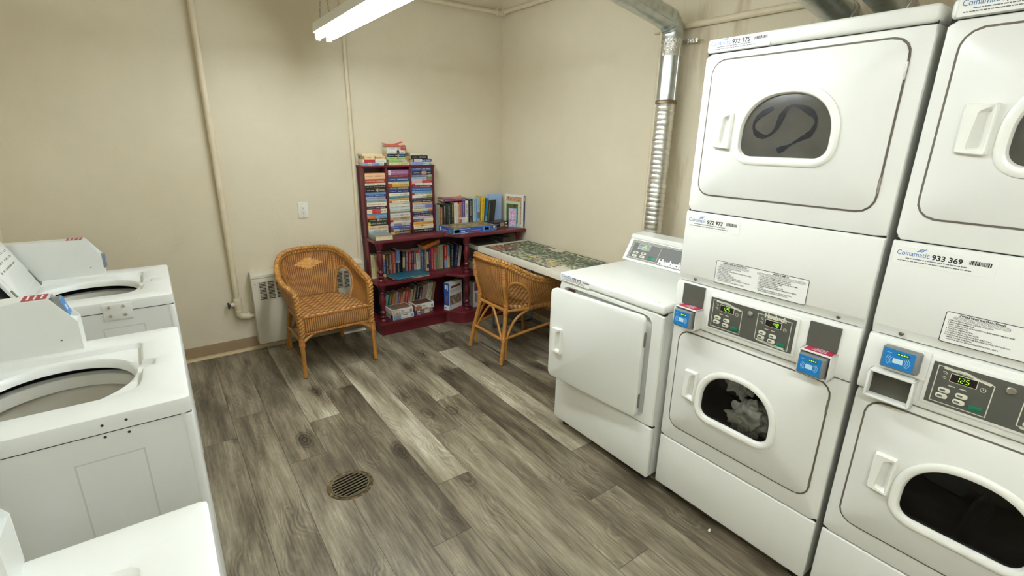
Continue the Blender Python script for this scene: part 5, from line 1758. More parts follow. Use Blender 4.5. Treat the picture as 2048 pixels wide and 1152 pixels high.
# boxes stowed under the desk at the right, behind the table end
box_thing('grey lidded flat box at the bottom under the desk behind the table end', (0.512, 2.46, ZMID + 0.0005), (0.27, 0.28, 0.060), RAD(-8), M('box_plain_grey', (138, 136, 126), 0.5), None, group='boxes stowed under the desk', front=[])
box_thing('dark picture box in the middle of the pile under the desk', (0.510, 2.46, ZMID + 0.063), (0.28, 0.29, 0.135), RAD(-8), art('forest_picture', ((40, 40, 34), (70, 66, 50), (30, 30, 30), (90, 84, 60)), 22), None, group='boxes stowed under the desk')
box_thing('white-edged thin box topmost of the pile under the desk', (0.506, 2.456, ZMID + 0.200), (0.29, 0.30, 0.034), RAD(-8), M('box_dull_white', (176, 172, 158), 0.5), art('dim_picture', ((50, 48, 44), (96, 90, 80), (40, 40, 40)), 20), group='boxes stowed under the desk', topb=0.02)
box_thing('dark flat box at the right end under the desk', (0.850, 2.52, ZMID + 0.0005), (0.09, 0.26, 0.27), RAD(0), art('dim_picture', ((50, 48, 44),), 20), None, group='boxes stowed under the desk')

# ================================================================== folding table and jigsaw
TX0, TX1, TY0, TY1, TZ = 0.438, 1.010, 0.985, 2.335, 0.735
TBL = M('table_plastic', (206, 200, 182), 0.42, var=0.03, scale=12, bumpd=0.0004)
tb = thing('folding_table', 'cream plastic folding table against the right wall beneath the jigsaw', 'table', ((TX0 + TX1) / 2, (TY0 + TY1) / 2, 0))
ox, oy = (TX0 + TX1) / 2, (TY0 + TY1) / 2
hx_, hy_ = (TX1 - TX0) / 2, (TY1 - TY0) / 2
P0 = rrect(-hx_, -hy_, hx_, hy_, 0.03, 6)
mb = MB()
loops = [[(a, b, TZ - 0.048) for a, b in offset(P0, 0.004)], [(a, b, TZ - 0.046) for a, b in P0], [(a, b, TZ - 0.014) for a, b in offset(P0, 0.002)], [(a, b, TZ - 0.004) for a, b in offset(P0, 0.007)], [(a, b, TZ) for a, b in offset(P0, 0.016)]]
mb.rings(loops, True, True)
mk('tabletop', mb, TBL, tb)
LEGM = M('table_leg_grey', (120, 120, 116), 0.4, 0.5)
for sy in (-1, 1):
    mb = MB()
    y = sy * (hy_ - 0.16)
    mb.tube(catmull([(-hx_ + 0.07, y, TZ - 0.05), (-hx_ + 0.07, y, 0.40), (-hx_ + 0.07, y, 0.03)], 4) + [Vector((-hx_ + 0.09, y, 0.013)), Vector((hx_ - 0.09, y, 0.013)), Vector((hx_ - 0.07, y, 0.03)), Vector((hx_ - 0.07, y, TZ - 0.05))], 0.0125, 10)
    mk('leg', mb, LEGM, tb)

def jigsaw():
    rnd = random.Random(21)
    me_mb = MB()
    cl = me_mb.bm.loops.layers.float_color.new('piece')
    pal = [(60, 84, 56), (86, 110, 74), (112, 130, 92), (54, 78, 78), (76, 104, 106), (138, 148, 116), (44, 56, 46), (168, 172, 146), (100, 116, 80), (72, 90, 68)]
    warm = [(150, 86, 62), (176, 110, 80), (110, 60, 48), (196, 150, 120), (90, 70, 50)]
    pale = [(190, 186, 166), (206, 200, 182), (170, 168, 150)]
    teal = [(50, 96, 104), (70, 120, 124), (40, 72, 84)]
    x0, x1, y0, y1 = 0.472, 0.955, 1.02, 2.262
    nx, ny = 31, 62
    sx, sy = (x1 - x0) / nx, (y1 - y0) / ny
    for i in range(nx):
        for j in range(ny):
            u, v = (i + 0.5) / nx, (j + 0.5) / ny   # u: aisle->wall, v: near->far
            edge = i in (0,) and v > 0.30 or (i == nx - 1 and (v > 0.70 or v < 0.60)) or (j == ny - 1 and u > .35)
            dens = 0.93
            if v > 0.93 and u < 0.15: dens = 0.6
            if u > 0.80 and 0.58 < v < 0.72: dens = 0.15
            if v < 0.30 and u < 0.22: dens = 0.0
            if v < 0.30 and 0.22 < u < 0.30: dens = 0.5
            if u < 0.35 and 0.3 < v < 0.9: dens = 0.80
            if u > 0.9: dens *= 0.35
            if edge: dens = 1.0
            if v > .985 and u < .5: dens = .4
            if rnd.random() > dens:
                continue
            n1 = math.sin(u * 9 + 2 * v * 7) + math.sin(v * 17 - u * 6)
            p = pal
            if v > 0.84 and u < 0.42 + 0.2 * math.sin(v * 30) * 0.4: p = warm
            elif 0.60 < v < 0.84 and u < 0.42 and n1 > 0.2: p = teal
            elif u < 0.42 and rnd.random() < 0.5: p = pale
            elif v < 0.18 and 0.5 < u and n1 > -0.1: p = warm if rnd.random() < .6 else pal
            elif 0.3 < v < 0.42 and u < 0.25: p = warm if rnd.random() < .5 else pale
            elif rnd.random() < 0.16: p = pale
            if edge: p = pal[:3] + pal[8:]
            c = rnd.choice(p)
            jit = 0.16 if u > 0.4 else 0.5
            cx = x0 + sx * (i + 0.5 + rnd.uniform(-jit, jit) * 0.6)
            cy = y0 + sy * (j + 0.5 + rnd.uniform(-jit, jit) * 0.6)
            ang = rnd.uniform(-0.5, 0.5) * (0.15 if u > 0.4 else 1.0)
            hw, hh = sx * 0.49, sy * 0.49
            tabs = [rnd.choice((-1, 1)) * 0.22 for _ in range(4)]
            if edge and i == 0: tabs[3] = 0
            pts = []
            crn = [(-hw, -hh), (hw, -hh), (hw, hh), (-hw, hh)]
            for k in range(4):
                a, b = Vector(crn[k]), Vector(crn[(k + 1) % 4])
                d = b - a
                nn = Vector((d.y, -d.x))
                pts.append(a)
                if tabs[k]:
                    pts += [a + d * .38, a + d * .40 + nn * tabs[k], a + d * .60 + nn * tabs[k], a + d * .62]
            ca, sa = math.cos(ang), math.sin(ang)
            z0 = TZ + 0.0002 + rnd.uniform(0, 0.0004)
            z1 = z0 + 0.0021
            P = [(cx + q_.x * ca - q_.y * sa, cy + q_.x * sa + q_.y * ca) for q_ in pts]
            A = [me_mb.bm.verts.new((a, b, z0)) for a, b in P]
            B_ = [me_mb.bm.verts.new((a, b, z1)) for a, b in P]
            fs = [me_mb.face(B_)]
            for k in range(len(P)):
                fs.append(me_mb.face([A[k], A[(k + 1) % len(P)], B_[(k + 1) % len(P)], B_[k]]))
            cc = lin(tuple(max(0, min(255, q_ + rnd.randint(-12, 12))) for q_ in c))
            for f in fs:
                if f:
                    for lp in f.loops:
                        lp[cl] = cc
    q = NT('jigsaw_print')
    at = q.n('ShaderNodeVertexColor', layer_name='piece')
    tc = q.n('ShaderNodeTexCoord')
    nz = q.n('ShaderNodeTexNoise', i_Vector=tc.outputs['Object'], i_Scale=180.0, i_Detail=3.0)
    q.t.links.new(q.mix(0.45, at.outputs[0], q.ramp(nz.outputs[0], [(0.35, lin((40, 50, 40))), (0.5, lin((120, 124, 96))), (0.65, lin((196, 190, 160)))]), 'OVERLAY'), q.b.inputs['Base Color'])
    q.b.inputs['Roughness'].default_value = 0.4
    o = mk('jigsaw_puzzle', me_mb, q.m, smooth=0)
    tag(o, 'half-finished green jigsaw puzzle with loose pieces spread over the folding table', 'jigsaw puzzle', kind='stuff')
jigsaw()
for lab, x, y, s in (('yellow paper scrap on the jigsaw, the farther of two', 0.585, 1.742, 0.03), ('yellow paper scrap on the jigsaw, the nearer of two', 0.610, 1.535, 0.04)):
    mb = MB()
    mb.prism([(x - s, y - s * .5), (x + s * .7, y - s * .9), (x + s * .3, y + s * .8)], FLAT, TZ + 0.0032, TZ + 0.005)
    tag(mk('paper_scrap', mb, M('scrap_yellow', (222, 190, 84), 0.6)), lab, 'paper', 'yellow scraps on the jigsaw')
# ================================================================== rattan armchairs
def weave(name, lo, hi, pu, pv, mode='rib'):
    q = NT(name)
    uv = q.n('ShaderNodeUVMap')
    sx = q.n('ShaderNodeSeparateXYZ', i_0=uv.outputs[0])
    a = q.math('DIVIDE', sx.outputs[0], pu)
    b = q.math('DIVIDE', sx.outputs[1], pv)
    rib = q.math('ABSOLUTE', q.math('SINE', q.math('MULTIPLY', a, PI)))
    strand = q.math('ABSOLUTE', q.math('SINE', q.math('MULTIPLY', b, PI)))
    par = q.math('SINE', q.math('MULTIPLY', q.math('ADD', a, q.math('FLOOR', b)), PI))
    if mode == 'rib':
        h = q.math('MULTIPLY', q.math('MULTIPLY_ADD', strand, 0.28, 0.72), q.math('MULTIPLY_ADD', rib, 0.85, 0.15))
        h = q.math('MULTIPLY', h, q.math('MULTIPLY_ADD', par, 0.08, 0.92))
    else:
        h = q.math('MULTIPLY', q.math('MULTIPLY_ADD', strand, 0.7, 0.3), q.math('MULTIPLY_ADD', par, 0.42, 0.58))
    tc = q.n('ShaderNodeTexCoord')
    nz = q.n('ShaderNodeTexNoise', i_Vector=tc.outputs['Object'], i_Scale=16.0, i_Detail=4.0)
    n2 = q.n('ShaderNodeTexNoise', i_Vector=tc.outputs['Object'], i_Scale=120.0, i_Detail=2.0)
    c = q.ramp(h, [(0.12, lin(lo)), (0.75, lin(hi))])
    c = q.mix(q.ramp(nz.outputs[0], [(0.42, (0, 0, 0, 1)), (0.66, (0.55, 0.55, 0.55, 1))]), c, q.ramp(h, [(0.12, lin((84, 50, 36))), (0.75, lin((164, 108, 80)))]))
    c = q.mix(q.math('MULTIPLY', n2.outputs[0], 0.35), c, lin((206, 150, 84)), 'SOFT_LIGHT')
    q.t.links.new(c, q.b.inputs['Base Color'])
    q.b.inputs['Roughness'].default_value = 0.48
    q.bump(h, 0.9, 0.004)
    return q.m
WEAVE = weave('rattan_weave', (84, 52, 20), (188, 140, 70), 0.0142, 0.0062)
SEATW = weave('rattan_seat_weave', (112, 72, 30), (210, 164, 94), 0.021, 0.026, 'flat')
CANE = M('rattan_cane', (174, 122, 54), 0.4, var=0.16, scale=22, bumpd=0.001)
CANE_D = M('rattan_binding', (176, 116, 52), 0.45, var=0.15, scale=40)
INLAY = M('rattan_inlay', (214, 160, 84), 0.4, var=0.10, scale=60)
GLIDE = M('black_glide', (30, 28, 26), 0.6)

RIM = [(0, .300, .785), (.120, .287, .782), (.205, .238, .762), (.258, .150, .712), (.282, .040, .656), (.284, -.080, .626), (.274, -.190, .616), (.262, -.252, .604)]
BOT = [(0, .222, .425), (.095, .216, .425), (.165, .186, .425), (.205, .120, .425), (.222, .030, .425), (.232, -.060, .425), (.238, -.150, .425), (.242, -.232, .425)]
def half_to_full(h):
    return [(-x, y, z) for x, y, z in h[::-1]][:-1] + list(h)
rim = catmull(half_to_full(RIM), 8)
bot = catmull(half_to_full(BOT), 8)
NU = len(rim)
def shell_pt(i, v):
    """i along the horseshoe, v 0 bottom .. 1 rim; slight outward belly"""
    a, b = bot[i], rim[i]
    p = a.lerp(b, v)
    out = Vector((p.x, p.y - 0.02, 0))
    out = out.normalized() if out.length > 1e-6 else Vector((0, 1, 0))
    return p + out * 0.018 * math.sin(PI * v)

HOLES = (0.300, 0.700)
def in_hole(i, v):
    """arched opening low in each side"""
    s = i / (NU - 1)
    for c in HOLES:
        du = (s - c) / 0.078
        if abs(du) < 1 and v * 0.22 < 0.150 * (1 - abs(du) ** 2.4) ** 0.5:
            return True
    return False

def braid(mb, path, r_strand, r_helix, pitch, closed=False):
    L = [0]
    for a, b in zip(path, path[1:]):
        L.append(L[-1] + (b - a).length)
    fine = []
    # resample evenly
    n = int(L[-1] / 0.006)
    k = 0
    for i in range(n + 1):
        s = L[-1] * i / n
        while k < len(L) - 2 and L[k + 1] < s:
            k += 1
        t = (s - L[k]) / max(1e-9, L[k + 1] - L[k])
        fine.append((s, path[k].lerp(path[k + 1], t)))
    for st in range(3):
        pts = []
        N = None
        for i, (s, p) in enumerate(fine):
            t = (fine[min(i + 1, n)][1] - fine[max(i - 1, 0)][1]).normalized()
            if N is None:
                a = Vector((0, 0, 1)) if abs(t.z) < .9 else Vector((0, 1, 0))
                N = (a - t * a.dot(t)).normalized()
            else:
                N = (N - t * N.dot(t)).normalized()
            B = t.cross(N)
            ph = 2 * PI * (s / pitch + st / 3)
            pts.append(p + N * math.sin(ph) * r_helix + B * math.sin(2 * ph) * r_helix * 0.55 * 1.1)
        mb.tube(pts, r_strand, 7)

def binding(mb, a, b, r, n=7):
    """wrapped collar between two points"""
    a, b = Vector(a), Vector(b)
    mb.tube([a, b], r, 12)
    for k in range(n):
        t = (k + 0.5) / n
        c = a.lerp(b, t)
        d = (b - a).normalized()
        mb.tube([c - d * 0.0035, c, c + d * 0.0035], [r, r + 0.0022, r], 12, caps=False)

def rattan_chair(label, loc, rz, group='rattan armchairs'):
    T = thing('rattan_armchair', label, 'chair', loc, rz, group)
    # ---- woven backrest and arms
    mb = MB()
    NV = 26
    V = {}
    s_acc = [0]
    for i in range(1, NU):
        s_acc.append(s_acc[-1] + ((rim[i] + bot[i]) / 2 - (rim[i - 1] + bot[i - 1]) / 2).length)
    def vert(i, j):
        if (i, j) not in V:
            V[(i, j)] = mb.bm.verts.new(shell_pt(i, j / NV))
        return V[(i, j)]
    for i in range(NU - 1):
        for j in range(NV):
            if in_hole(i + 0.5, (j + 0.5) / NV):
                continue
            f = mb.face([vert(i, j), vert(i + 1, j), vert(i + 1, j + 1), vert(i, j + 1)])
            for lp, (ii, jj) in zip(f.loops, ((i, j), (i + 1, j), (i + 1, j + 1), (i, j + 1))):
                lp[mb.uv].uv = (s_acc[ii], (bot[ii].lerp(rim[ii], jj / NV)).z)
    # the uv layer must survive: no weld needed, build directly
    o = mk('woven_backrest', mb, WEAVE, T, smooth=180)
    sol = o.modifiers.new('thickness', 'SOLIDIFY')
    sol.thickness = 0.007
    sol.offset = 0
    # arched cane round each opening
    for c in HOLES:
        pts = []
        for k in range(25):
            du = -1 + 2 * k / 24
            s = c + 0.078 * du
            fi = s * (NU - 1)
            i0 = int(fi)
            v = 0.150 * max(0, 1 - abs(du) ** 2.4) ** 0.5 / 0.22
            if k in (0, 24):
                v = 0.0
            pts.append(shell_pt(i0, v).lerp(shell_pt(i0 + 1, v), fi - i0))
        mb = MB()
        mb.tube(catmull([pts[0] + Vector((0, 0, -0.03))] + pts[::2] + [pts[-1] + Vector((0, 0, -0.03))], 3), 0.0105, 9)
        mk('side_arch', mb, CANE, T)
    # diamond inlay on the inner back
    mb = MB()
    mid = NU // 2
    def inner(du, z):
        """point on the inside of the back at arc offset du, height z"""
        s = du / (s_acc[mid + 4] - s_acc[mid]) * 4 + mid
        i0 = int(math.floor(s))
        v = (z - 0.425) / (0.783 - 0.425)
        p = shell_pt(i0, v).lerp(shell_pt(i0 + 1, v), s - i0)
        n = Vector((p.x, p.y + 0.0, 0)).normalized()
        return p - n * 0.0055, n
    rows = 9
    for r in range(rows):
        k = r - (rows - 1) / 2
        half = 4.0 - abs(k) * 0.9
        m = int(half * 2)
        for c in range(m):
            cu = (c - (m - 1) / 2) * 0.0245
            cz = 0.672 + k * 0.0122
            grid = []
            for a in (-1, -.5, 0, .5, 1):
                rowp = []
                for b in (-1, 0, 1):
                    p, n = inner(cu + a * 0.0128, cz + b * 0.0062)
                    rowp.append(mb.bm.verts.new(p - n * (0.0065 * (1 - a * a) * (1 - 0.7 * b * b) - 0.001)))
                grid.append(rowp)
            for a in range(4):
                for b in range(2):
                    mb.face([grid[a][b], grid[a + 1][b], grid[a + 1][b + 1], grid[a][b + 1]])
    mk('diamond_inlay', mb, INLAY, T, smooth=60)
    # braided rim, carried down both front posts
    path = [Vector(p) for p in rim]
    front = lambda sgn: [Vector((sgn * x, y, z)) for x, y, z in ((.262, -.262, .585), (.258, -.268, .54), (.254, -.270, .46), (.250, -.272, .38), (.249, -.274, .30))]
    full = catmull(front(-1)[::-1] + path[::3] + front(1), 3)
    mb = MB()
    braid(mb, full, 0.0118, 0.0150, 0.072)
    mk('braided_rim', mb, CANE, T)
    # ---- seat
    mb = MB()
    outl = [(-.240, -.262), (.240, -.262)] + [(bot[i].x * 0.985, bot[i].y) for i in range(NU - 1, -1, -1)]
    ctr = (0, -0.03)
    n = 72
    ro = ray_resample(outl, ctr, n)
    loops = []
    for f, z in ((1.0, 0.425), (0.97, 0.437), (0.85, 0.441), (0.5, 0.436), (0.15, 0.433)):
        loops.append([(ctr[0] + (x - ctr[0]) * f, ctr[1] + (y - ctr[1]) * f, z) for x, y in ro])
    mb.rings([[(x, y, 0.412) for x, y in ro]] + loops, True, True)
    for f in mb.bm.faces:
        for lp in f.loops:
            lp[mb.uv].uv = (lp.vert.co.x, lp.vert.co.y)
    mk('seat', mb, SEATW, T, smooth=60)
    # woven apron across the front, returning along both sides
    mb = MB()
    ap = [(-.236, .05), (-.240, -.10), (-.244, -.262), (.244, -.262), (.240, -.10), (.236, .05)]
    pts = []
    for a, b in zip(ap, ap[1:]):
        for k in range(6):
            pts.append((a[0] + (b[0] - a[0]) * k / 6, a[1] + (b[1] - a[1]) * k / 6))
    pts.append(ap[-1])
    d = 0
    prev = None
    cols = []
    for i, (x, y) in enumerate(pts):
        if prev:
            d += math.hypot(x - prev[0], y - prev[1])
        prev = (x, y)
        sag = 0.315 if abs(x) > .243 or y < -.2 else 0.315 + 0.085 * min(1, (y + .262) / .16)
        cols.append([(mb.bm.verts.new((x * (1 + .012 * math.sin(PI * t)), y - (.006 * math.sin(PI * t) if y < -.2 else 0), sag + (0.432 - sag) * t)), d, sag + (0.432 - sag) * t) for t in (0, .25, .5, .75, 1)])
    for A, B in zip(cols, cols[1:]):
        for k in range(4):
            f = mb.face([A[k][0], B[k][0], B[k + 1][0], A[k + 1][0]])
            for lp, q_ in zip(f.loops, (A[k], B[k], B[k + 1], A[k + 1])):
                lp[mb.uv].uv = (q_[1], q_[2])
    o = mk('woven_apron', mb, WEAVE, T, smooth=60)
    sol = o.modifiers.new('thickness', 'SOLIDIFY')
    sol.thickness = 0.008
    sol.offset = 0
    # edging braid along the top and bottom of the apron
    for z in (0.434, 0.314):
        mb = MB()
        braid(mb, [Vector((x, -.268, z)) for x in [-.24 + .48 * k / 20 for k in range(21)]], 0.0042, 0.005, 0.026)
        mk('edge_braid', mb, CANE_D, T)
    # ---- legs
    def leg(a, b, r0=0.0155, r1=0.0145):
        mb = MB()
        a, b = Vector(a), Vector(b)
        mb.tube([a, a.lerp(b, .5), b + (a - b).normalized() * 0.006], [r0, (r0 + r1) / 2 * 0.98, r1], 12)
        o = mk('leg', mb, CANE, T)
        g = MB()
        g.tube([b + (a - b).normalized() * 0.010, b], r1 * 0.86, 10)
        mk('glide', g, GLIDE, o)
    for s in (-1, 1):
        leg((s * .250, -.258, .585), (s * .258, -.288, 0), 0.0165)
        mb = MB()
        mb.tube(catmull([(s * .192, .264, .735), (s * .187, .252, .60), (s * .173, .224, .47), (s * .173, .229, .38), (s * .200, .264, .18), (s * .216, .296, 0.006)], 5), 0.0155, 12)
        o = mk('leg', mb, CANE, T)
        g = MB()
        g.tube([(s * .2155, .2955, .010), (s * .216, .297, 0)], 0.0132, 10)
        mk('glide', g, GLIDE, o)
    # bindings where canes cross
    for s in (-1, 1):
        for a, b, r_, n_ in (((s * .2545, -.274, .300), (s * .2555, -.279, .232), 0.0195, 2), ((s * .1915, .263, .715), (s * .187, .252, .60), 0.0182, 9),
                             ((s * .173, .2245, .46), (s * .1732, .229, .375), 0.0195, 3), ((s * .1975, .260, .200), (s * .2005, .2655, .172), 0.0185, 3)):
            mb = MB()
            binding(mb, a, b, r_, n_)
            mk('cane_binding', mb, CANE_D, T)
    # ---- stretchers and bows
    def cane(nm, pts, r=0.0105, k=6):
        mb = MB()
        mb.tube(catmull(pts, k), r, 10)
        mk(nm, mb, CANE, T)
    cane('seat_rail', [(-.190, .228, .408), (.190, .228, .408)], 0.012)
    cane('rear_stretcher', [(-.204, .262, .186), (.204, .262, .186)], 0.0115)
    cane('rear_bow', [(-.165, .258, .196), (-.10, .248, .30), (-.035, .238, .385), (0, .234, .402)], 0.0088)
    cane('rear_bow', [(.165, .258, .196), (.10, .248, .30), (.035, .238, .385), (0, .234, .402)], 0.0088)
    for s in (-1, 1):
        cane('seat_rail', [(s * .188, .222, .408), (s * .222, .05, .408), (s * .245, -.255, .408)], 0.011)
        cane('side_stretcher', [(s * .203, .258, .200), (s * .228, 0, .235), (s * .252, -.270, .262)], 0.0112)
        cane('side_bow', [(s * .206, .246, .03), (s * .204, .236, .20), (s * .212, .17, .335), (s * .222, .06, .398), (s * .228, 0.0, .406)], 0.0098)
        cane('front_bow', [(s * .246, -.272, .262), (s * .19, -.262, .296), (s * .12, -.252, .318), (s * .06, -.250, .318)], 0.0105)
    return T
rattan_chair('honey rattan armchair standing against the back wall, its front toward the room', (-0.858, 2.418, 0), RAD(3))
rattan_chair('honey rattan armchair pushed under the jigsaw table, its back toward the room', (0.436, 1.742, 0), RAD(91))

# ================================================================== pipes, ducts and wall fittings
pp = thing('heating_pipe', 'cream painted riser pipe with black valve handle, left of the heater', 'pipe', (-1.378, 2.828, 0))
def rel(o, pts):
    return [Vector(p) - Vector(o) for p in pts]
O = (-1.378, 2.828, 0)
mb = MB()
mb.tube(rel(O, [(-1.378, 2.828, ZC), (-1.378, 2.828, 0.375)]), 0.0205, 14)
mk('riser', mb, PIPE, pp)
mb = MB()
mb.tube(rel(O, [(-1.378, 2.828, 0.445), (-1.378, 2.828, 0.435), (-1.378, 2.828, 0.36), (-1.378, 2.828, 0.35)]), [0.024, 0.029, 0.029, 0.024], 14)
mb.tube(rel(O, [(-1.378, 2.828, 0.402), (-1.41, 2.822, 0.398), (-1.425, 2.82, 0.396)]), [0.022, 0.016, 0.011], 12)
mk('valve_body', mb, PIPE, pp)
mb = MB()
fr = lambda a, b, c_: (-0.048 - c_, -0.009 + a, 0.395 + b)
mb.lathe([(0.0, 0.0), (0.009, 0.0), (0.010, 0.006), (0.023, 0.008), (0.026, 0.013), (0.023, 0.019), (0.010, 0.018), (0.0, 0.02)], 0, 0, 16, frame=fr)
mk('valve_handle', mb, M('valve_black', (36, 34, 36), 0.5), pp)
mb = MB()
mb.tube(catmull(rel(O, [(-1.378, 2.828, 0.36), (-1.378, 2.828, 0.325), (-1.366, 2.828, 0.300), (-1.340, 2.828, 0.290), (-1.31, 2.828, 0.288)]), 5), 0.0245, 14)
mb.tube(rel(O, [(-1.378, 2.828, 0.352), (-1.378, 2.828, 0.336)]), 0.029, 14)
mb.tube(rel(O, [(-1.327, 2.828, 0.289), (-1.308, 2.828, 0.288)]), 0.029, 14)
mb.tube(rel(O, [(-1.31, 2.828, 0.288), (-1.262, 2.828, 0.286)]), 0.0185, 12)
mk('elbow', mb, PIPE, pp)

pr = thing('riser_pipe', 'thin cream painted riser pipe beside the bookcase hutch', 'pipe', (-0.4155, 2.8425, 0))
mb = MB()
mb.tube([(0, 0, ZC), (0.004, 0, 1.4), (0, 0, 0.50)], 0.0165, 12)
mk('riser', mb, PIPE, pr)
mb = MB()
for z in (2.70, 1.0):
    mb.tube([(0.002, 0, z - 0.012), (0.002, 0, z + 0.012)], 0.020, 12)
mk('pipe_clip', mb, PIPE, pr)

pc = thing('sprinkler_pipe', 'cream painted pipe running round the corner near the ceiling', 'pipe', (XR - 0.05, YB - 0.05, 2.70))
mb = MB()
mb.tube([(-0.85, 0, -0.010), (-0.04, 0, 0)], 0.019, 12)
mk('back_run', mb, PIPE, pc)
mb = MB()
mb.tube([(0, -0.03, 0), (0, -3.0, -0.03)], 0.019, 12)
mk('side_run', mb, PIPE, pc)
mb = MB()
mb.tube(catmull([(-0.05, 0, 0), (-0.02, 0, 0), (0, -0.01, 0), (0, -0.05, 0)], 5), 0.024, 12)
for a, b in (((-0.055, 0, 0), (-0.035, 0, 0)), ((0, -0.035, 0), (0, -0.055, 0))):
    mb.tube([a, b], 0.029, 12)
mk('elbow', mb, PIPE, pc)
mb = MB()
mb.tube([(0, -0.76, 0), (0, -0.775, 0)], 0.026, 12)
mb.box(-0.008, -0.776, 0.0, 0.008, -0.758, 0.06)
mk('pipe_hanger', mb, PIPE, pc)

p2 = thing('conduit_pipe', 'cream pipe running level along the right wall behind the dryers', 'pipe', (XR - 0.022, 0.95, 2.302))
mb = MB()
mb.tube(catmull([(0.0, 0.082, -2.25), (0, 0.080, -0.20), (0, 0.076, -0.06), (0, 0.055, -0.015), (0, 0.01, -0.002), (0, -0.06, 0), (0, -2.6, -0.03)], 6), 0.0185, 12)
mk('pipe_run', mb, PIPE, p2)
mb = MB()
mb.tube([(0, -0.012, 0), (0, -0.05, 0)], 0.0212, 12)
mk('coupling', mb, PIPE, p2)

GALV = NT('galvanised_steel')
_tc = GALV.n('ShaderNodeTexCoord')
_v = GALV.n('ShaderNodeTexVoronoi', i_Vector=_tc.outputs['Object'], i_Scale=28.0)
GALV.t.links.new(GALV.ramp(_v.outputs['Distance'], [(0.1, lin((176, 182, 178))), (0.7, lin((194, 199, 195)))]), GALV.b.inputs['Base Color'])
GALV.b.inputs['Metallic'].default_value = 0.9
GALV.b.inputs['Roughness'].default_value = 0.28
GALV = GALV.m
FOIL = M('foil_duct', (222, 220, 212), 0.30, 0.9, var=0.08, scale=40)
TAPE = NT('foil_tape')
_tc = TAPE.n('ShaderNodeTexCoord')
_n = TAPE.n('ShaderNodeTexNoise', i_Vector=_tc.outputs['Object'], i_Scale=70.0, i_Detail=3.0)
TAPE.b.inputs['Base Color'].default_value = lin((210, 208, 200))
TAPE.b.inputs['Metallic'].default_value = 0.95
TAPE.b.inputs['Roughness'].default_value = 0.25
TAPE.bump(_n.outputs[0], 0.9, 0.012)
TAPE = TAPE.m

dz = thing('dryer_duct', 'silver dryer vent duct rising behind the single dryer and sloping to the ceiling', 'duct', (0.945, 0.889, 0))
mb = MB()
rr = random.Random(12)
z = 0.46
pts, rs = [], []
k = 0
xo = lambda z: -0.022 * max(0, min(1, (1.86 - z) / 1.0))
while z < 1.862:
    wob = rr.uniform(-0.002, 0.002)
    pts += [(xo(z), -0.014 * (1.86 - z), z), (xo(z) , -0.014 * (1.86 - z), z + 0.011), (xo(z), -0.014 * (1.86 - z), z + 0.022), (xo(z), -0.014 * (1.86 - z), z + 0.026)]
    rs += [0.0578 + wob, 0.0592 + wob, 0.0594, 0.0566]
    z += 0.030
mb.tube(pts, rs, 26)
crump = mb.bm.verts[:]
for v in crump:
    a = math.atan2(v.co.y, v.co.x)
    f = 1 + 0.009 * math.sin(a * 11 + v.co.z * 90) + 0.007 * math.sin(a * 17 - v.co.z * 210) + rr.uniform(-0.005, 0.005)
    c_ = Vector((xo(v.co.z), -0.014 * (1.86 - v.co.z), v.co.z))
    d_ = v.co - c_
    v.co = c_ + Vector((d_.x * f, d_.y * f, 0))
mk('flexible_hose', mb, FOIL, dz)
mb = MB()
mb.tube([(0, 0, 1.845), (0, 0, 2.235)], 0.0600, 28)
mb.tube([(0.0, -0.058, 1.86), (0.0, -0.058, 2.22)], 0.005, 6)
mk('straight_pipe', mb, GALV, dz)
mb = MB()
mb.tube([(0, 0, 1.850), (0, 0, 1.855), (0, 0, 1.868), (0, 0, 1.873)], [0.0615, 0.0655, 0.0655, 0.0615], 24)
mk('hose_clamp', mb, M('clamp_bronze', (134, 118, 92), 0.4, 0.8), dz)
mb = MB()
mb.tube([(0, 0, 2.125), (0, 0, 2.165), (0, 0, 2.20)], [0.0612, 0.0625, 0.0615], 26)
mk('foil_tape_band', mb, TAPE, dz)
mb = MB()
mb.tube([(0, 0, 2.195), (0, 0, 2.218)], 0.0645, 26)
mb.tube([(0.055, -0.03, 2.206), (0.078, -0.115, 2.206), (0.080, -0.135, 2.206)], 0.0001, 4)
mb.box(0.060, -0.138, 2.194, 0.0665, -0.02, 2.218)
for kk in range(9):
    a = -PI / 2 - 1.2 + 0.3 * kk
mk('strap', mb, TAPE, dz)
mb = MB()
mb.tube(catmull([(0, 0, 2.205), (0, 0, 2.245), (-0.012, 0, 2.285), (-0.045, 0.0, 2.315), (-0.10, 0.0, 2.330)], 3), 0.0640, 26)
for c0, c1 in (((0.0, 0, 2.238), (-0.002, 0, 2.246)), ((-0.010, 0, 2.280), (-0.016, 0, 2.288)), ((-0.05, 0.0, 2.316), (-0.06, 0.0, 2.319))):
    mb.tube([c0, c1], 0.0665, 26)
mk('elbow', mb, GALV, dz)
mb = MB()
mb.tube([(-0.055, 0.0, 2.322), (-2.6, 0.03, 2.79)], 0.0625, 28)
mb.tube([(-0.08, -0.055, 2.30), (-2.6, -0.025, 2.765)], 0.0045, 6)
mk('sloping_pipe', mb, GALV, dz)

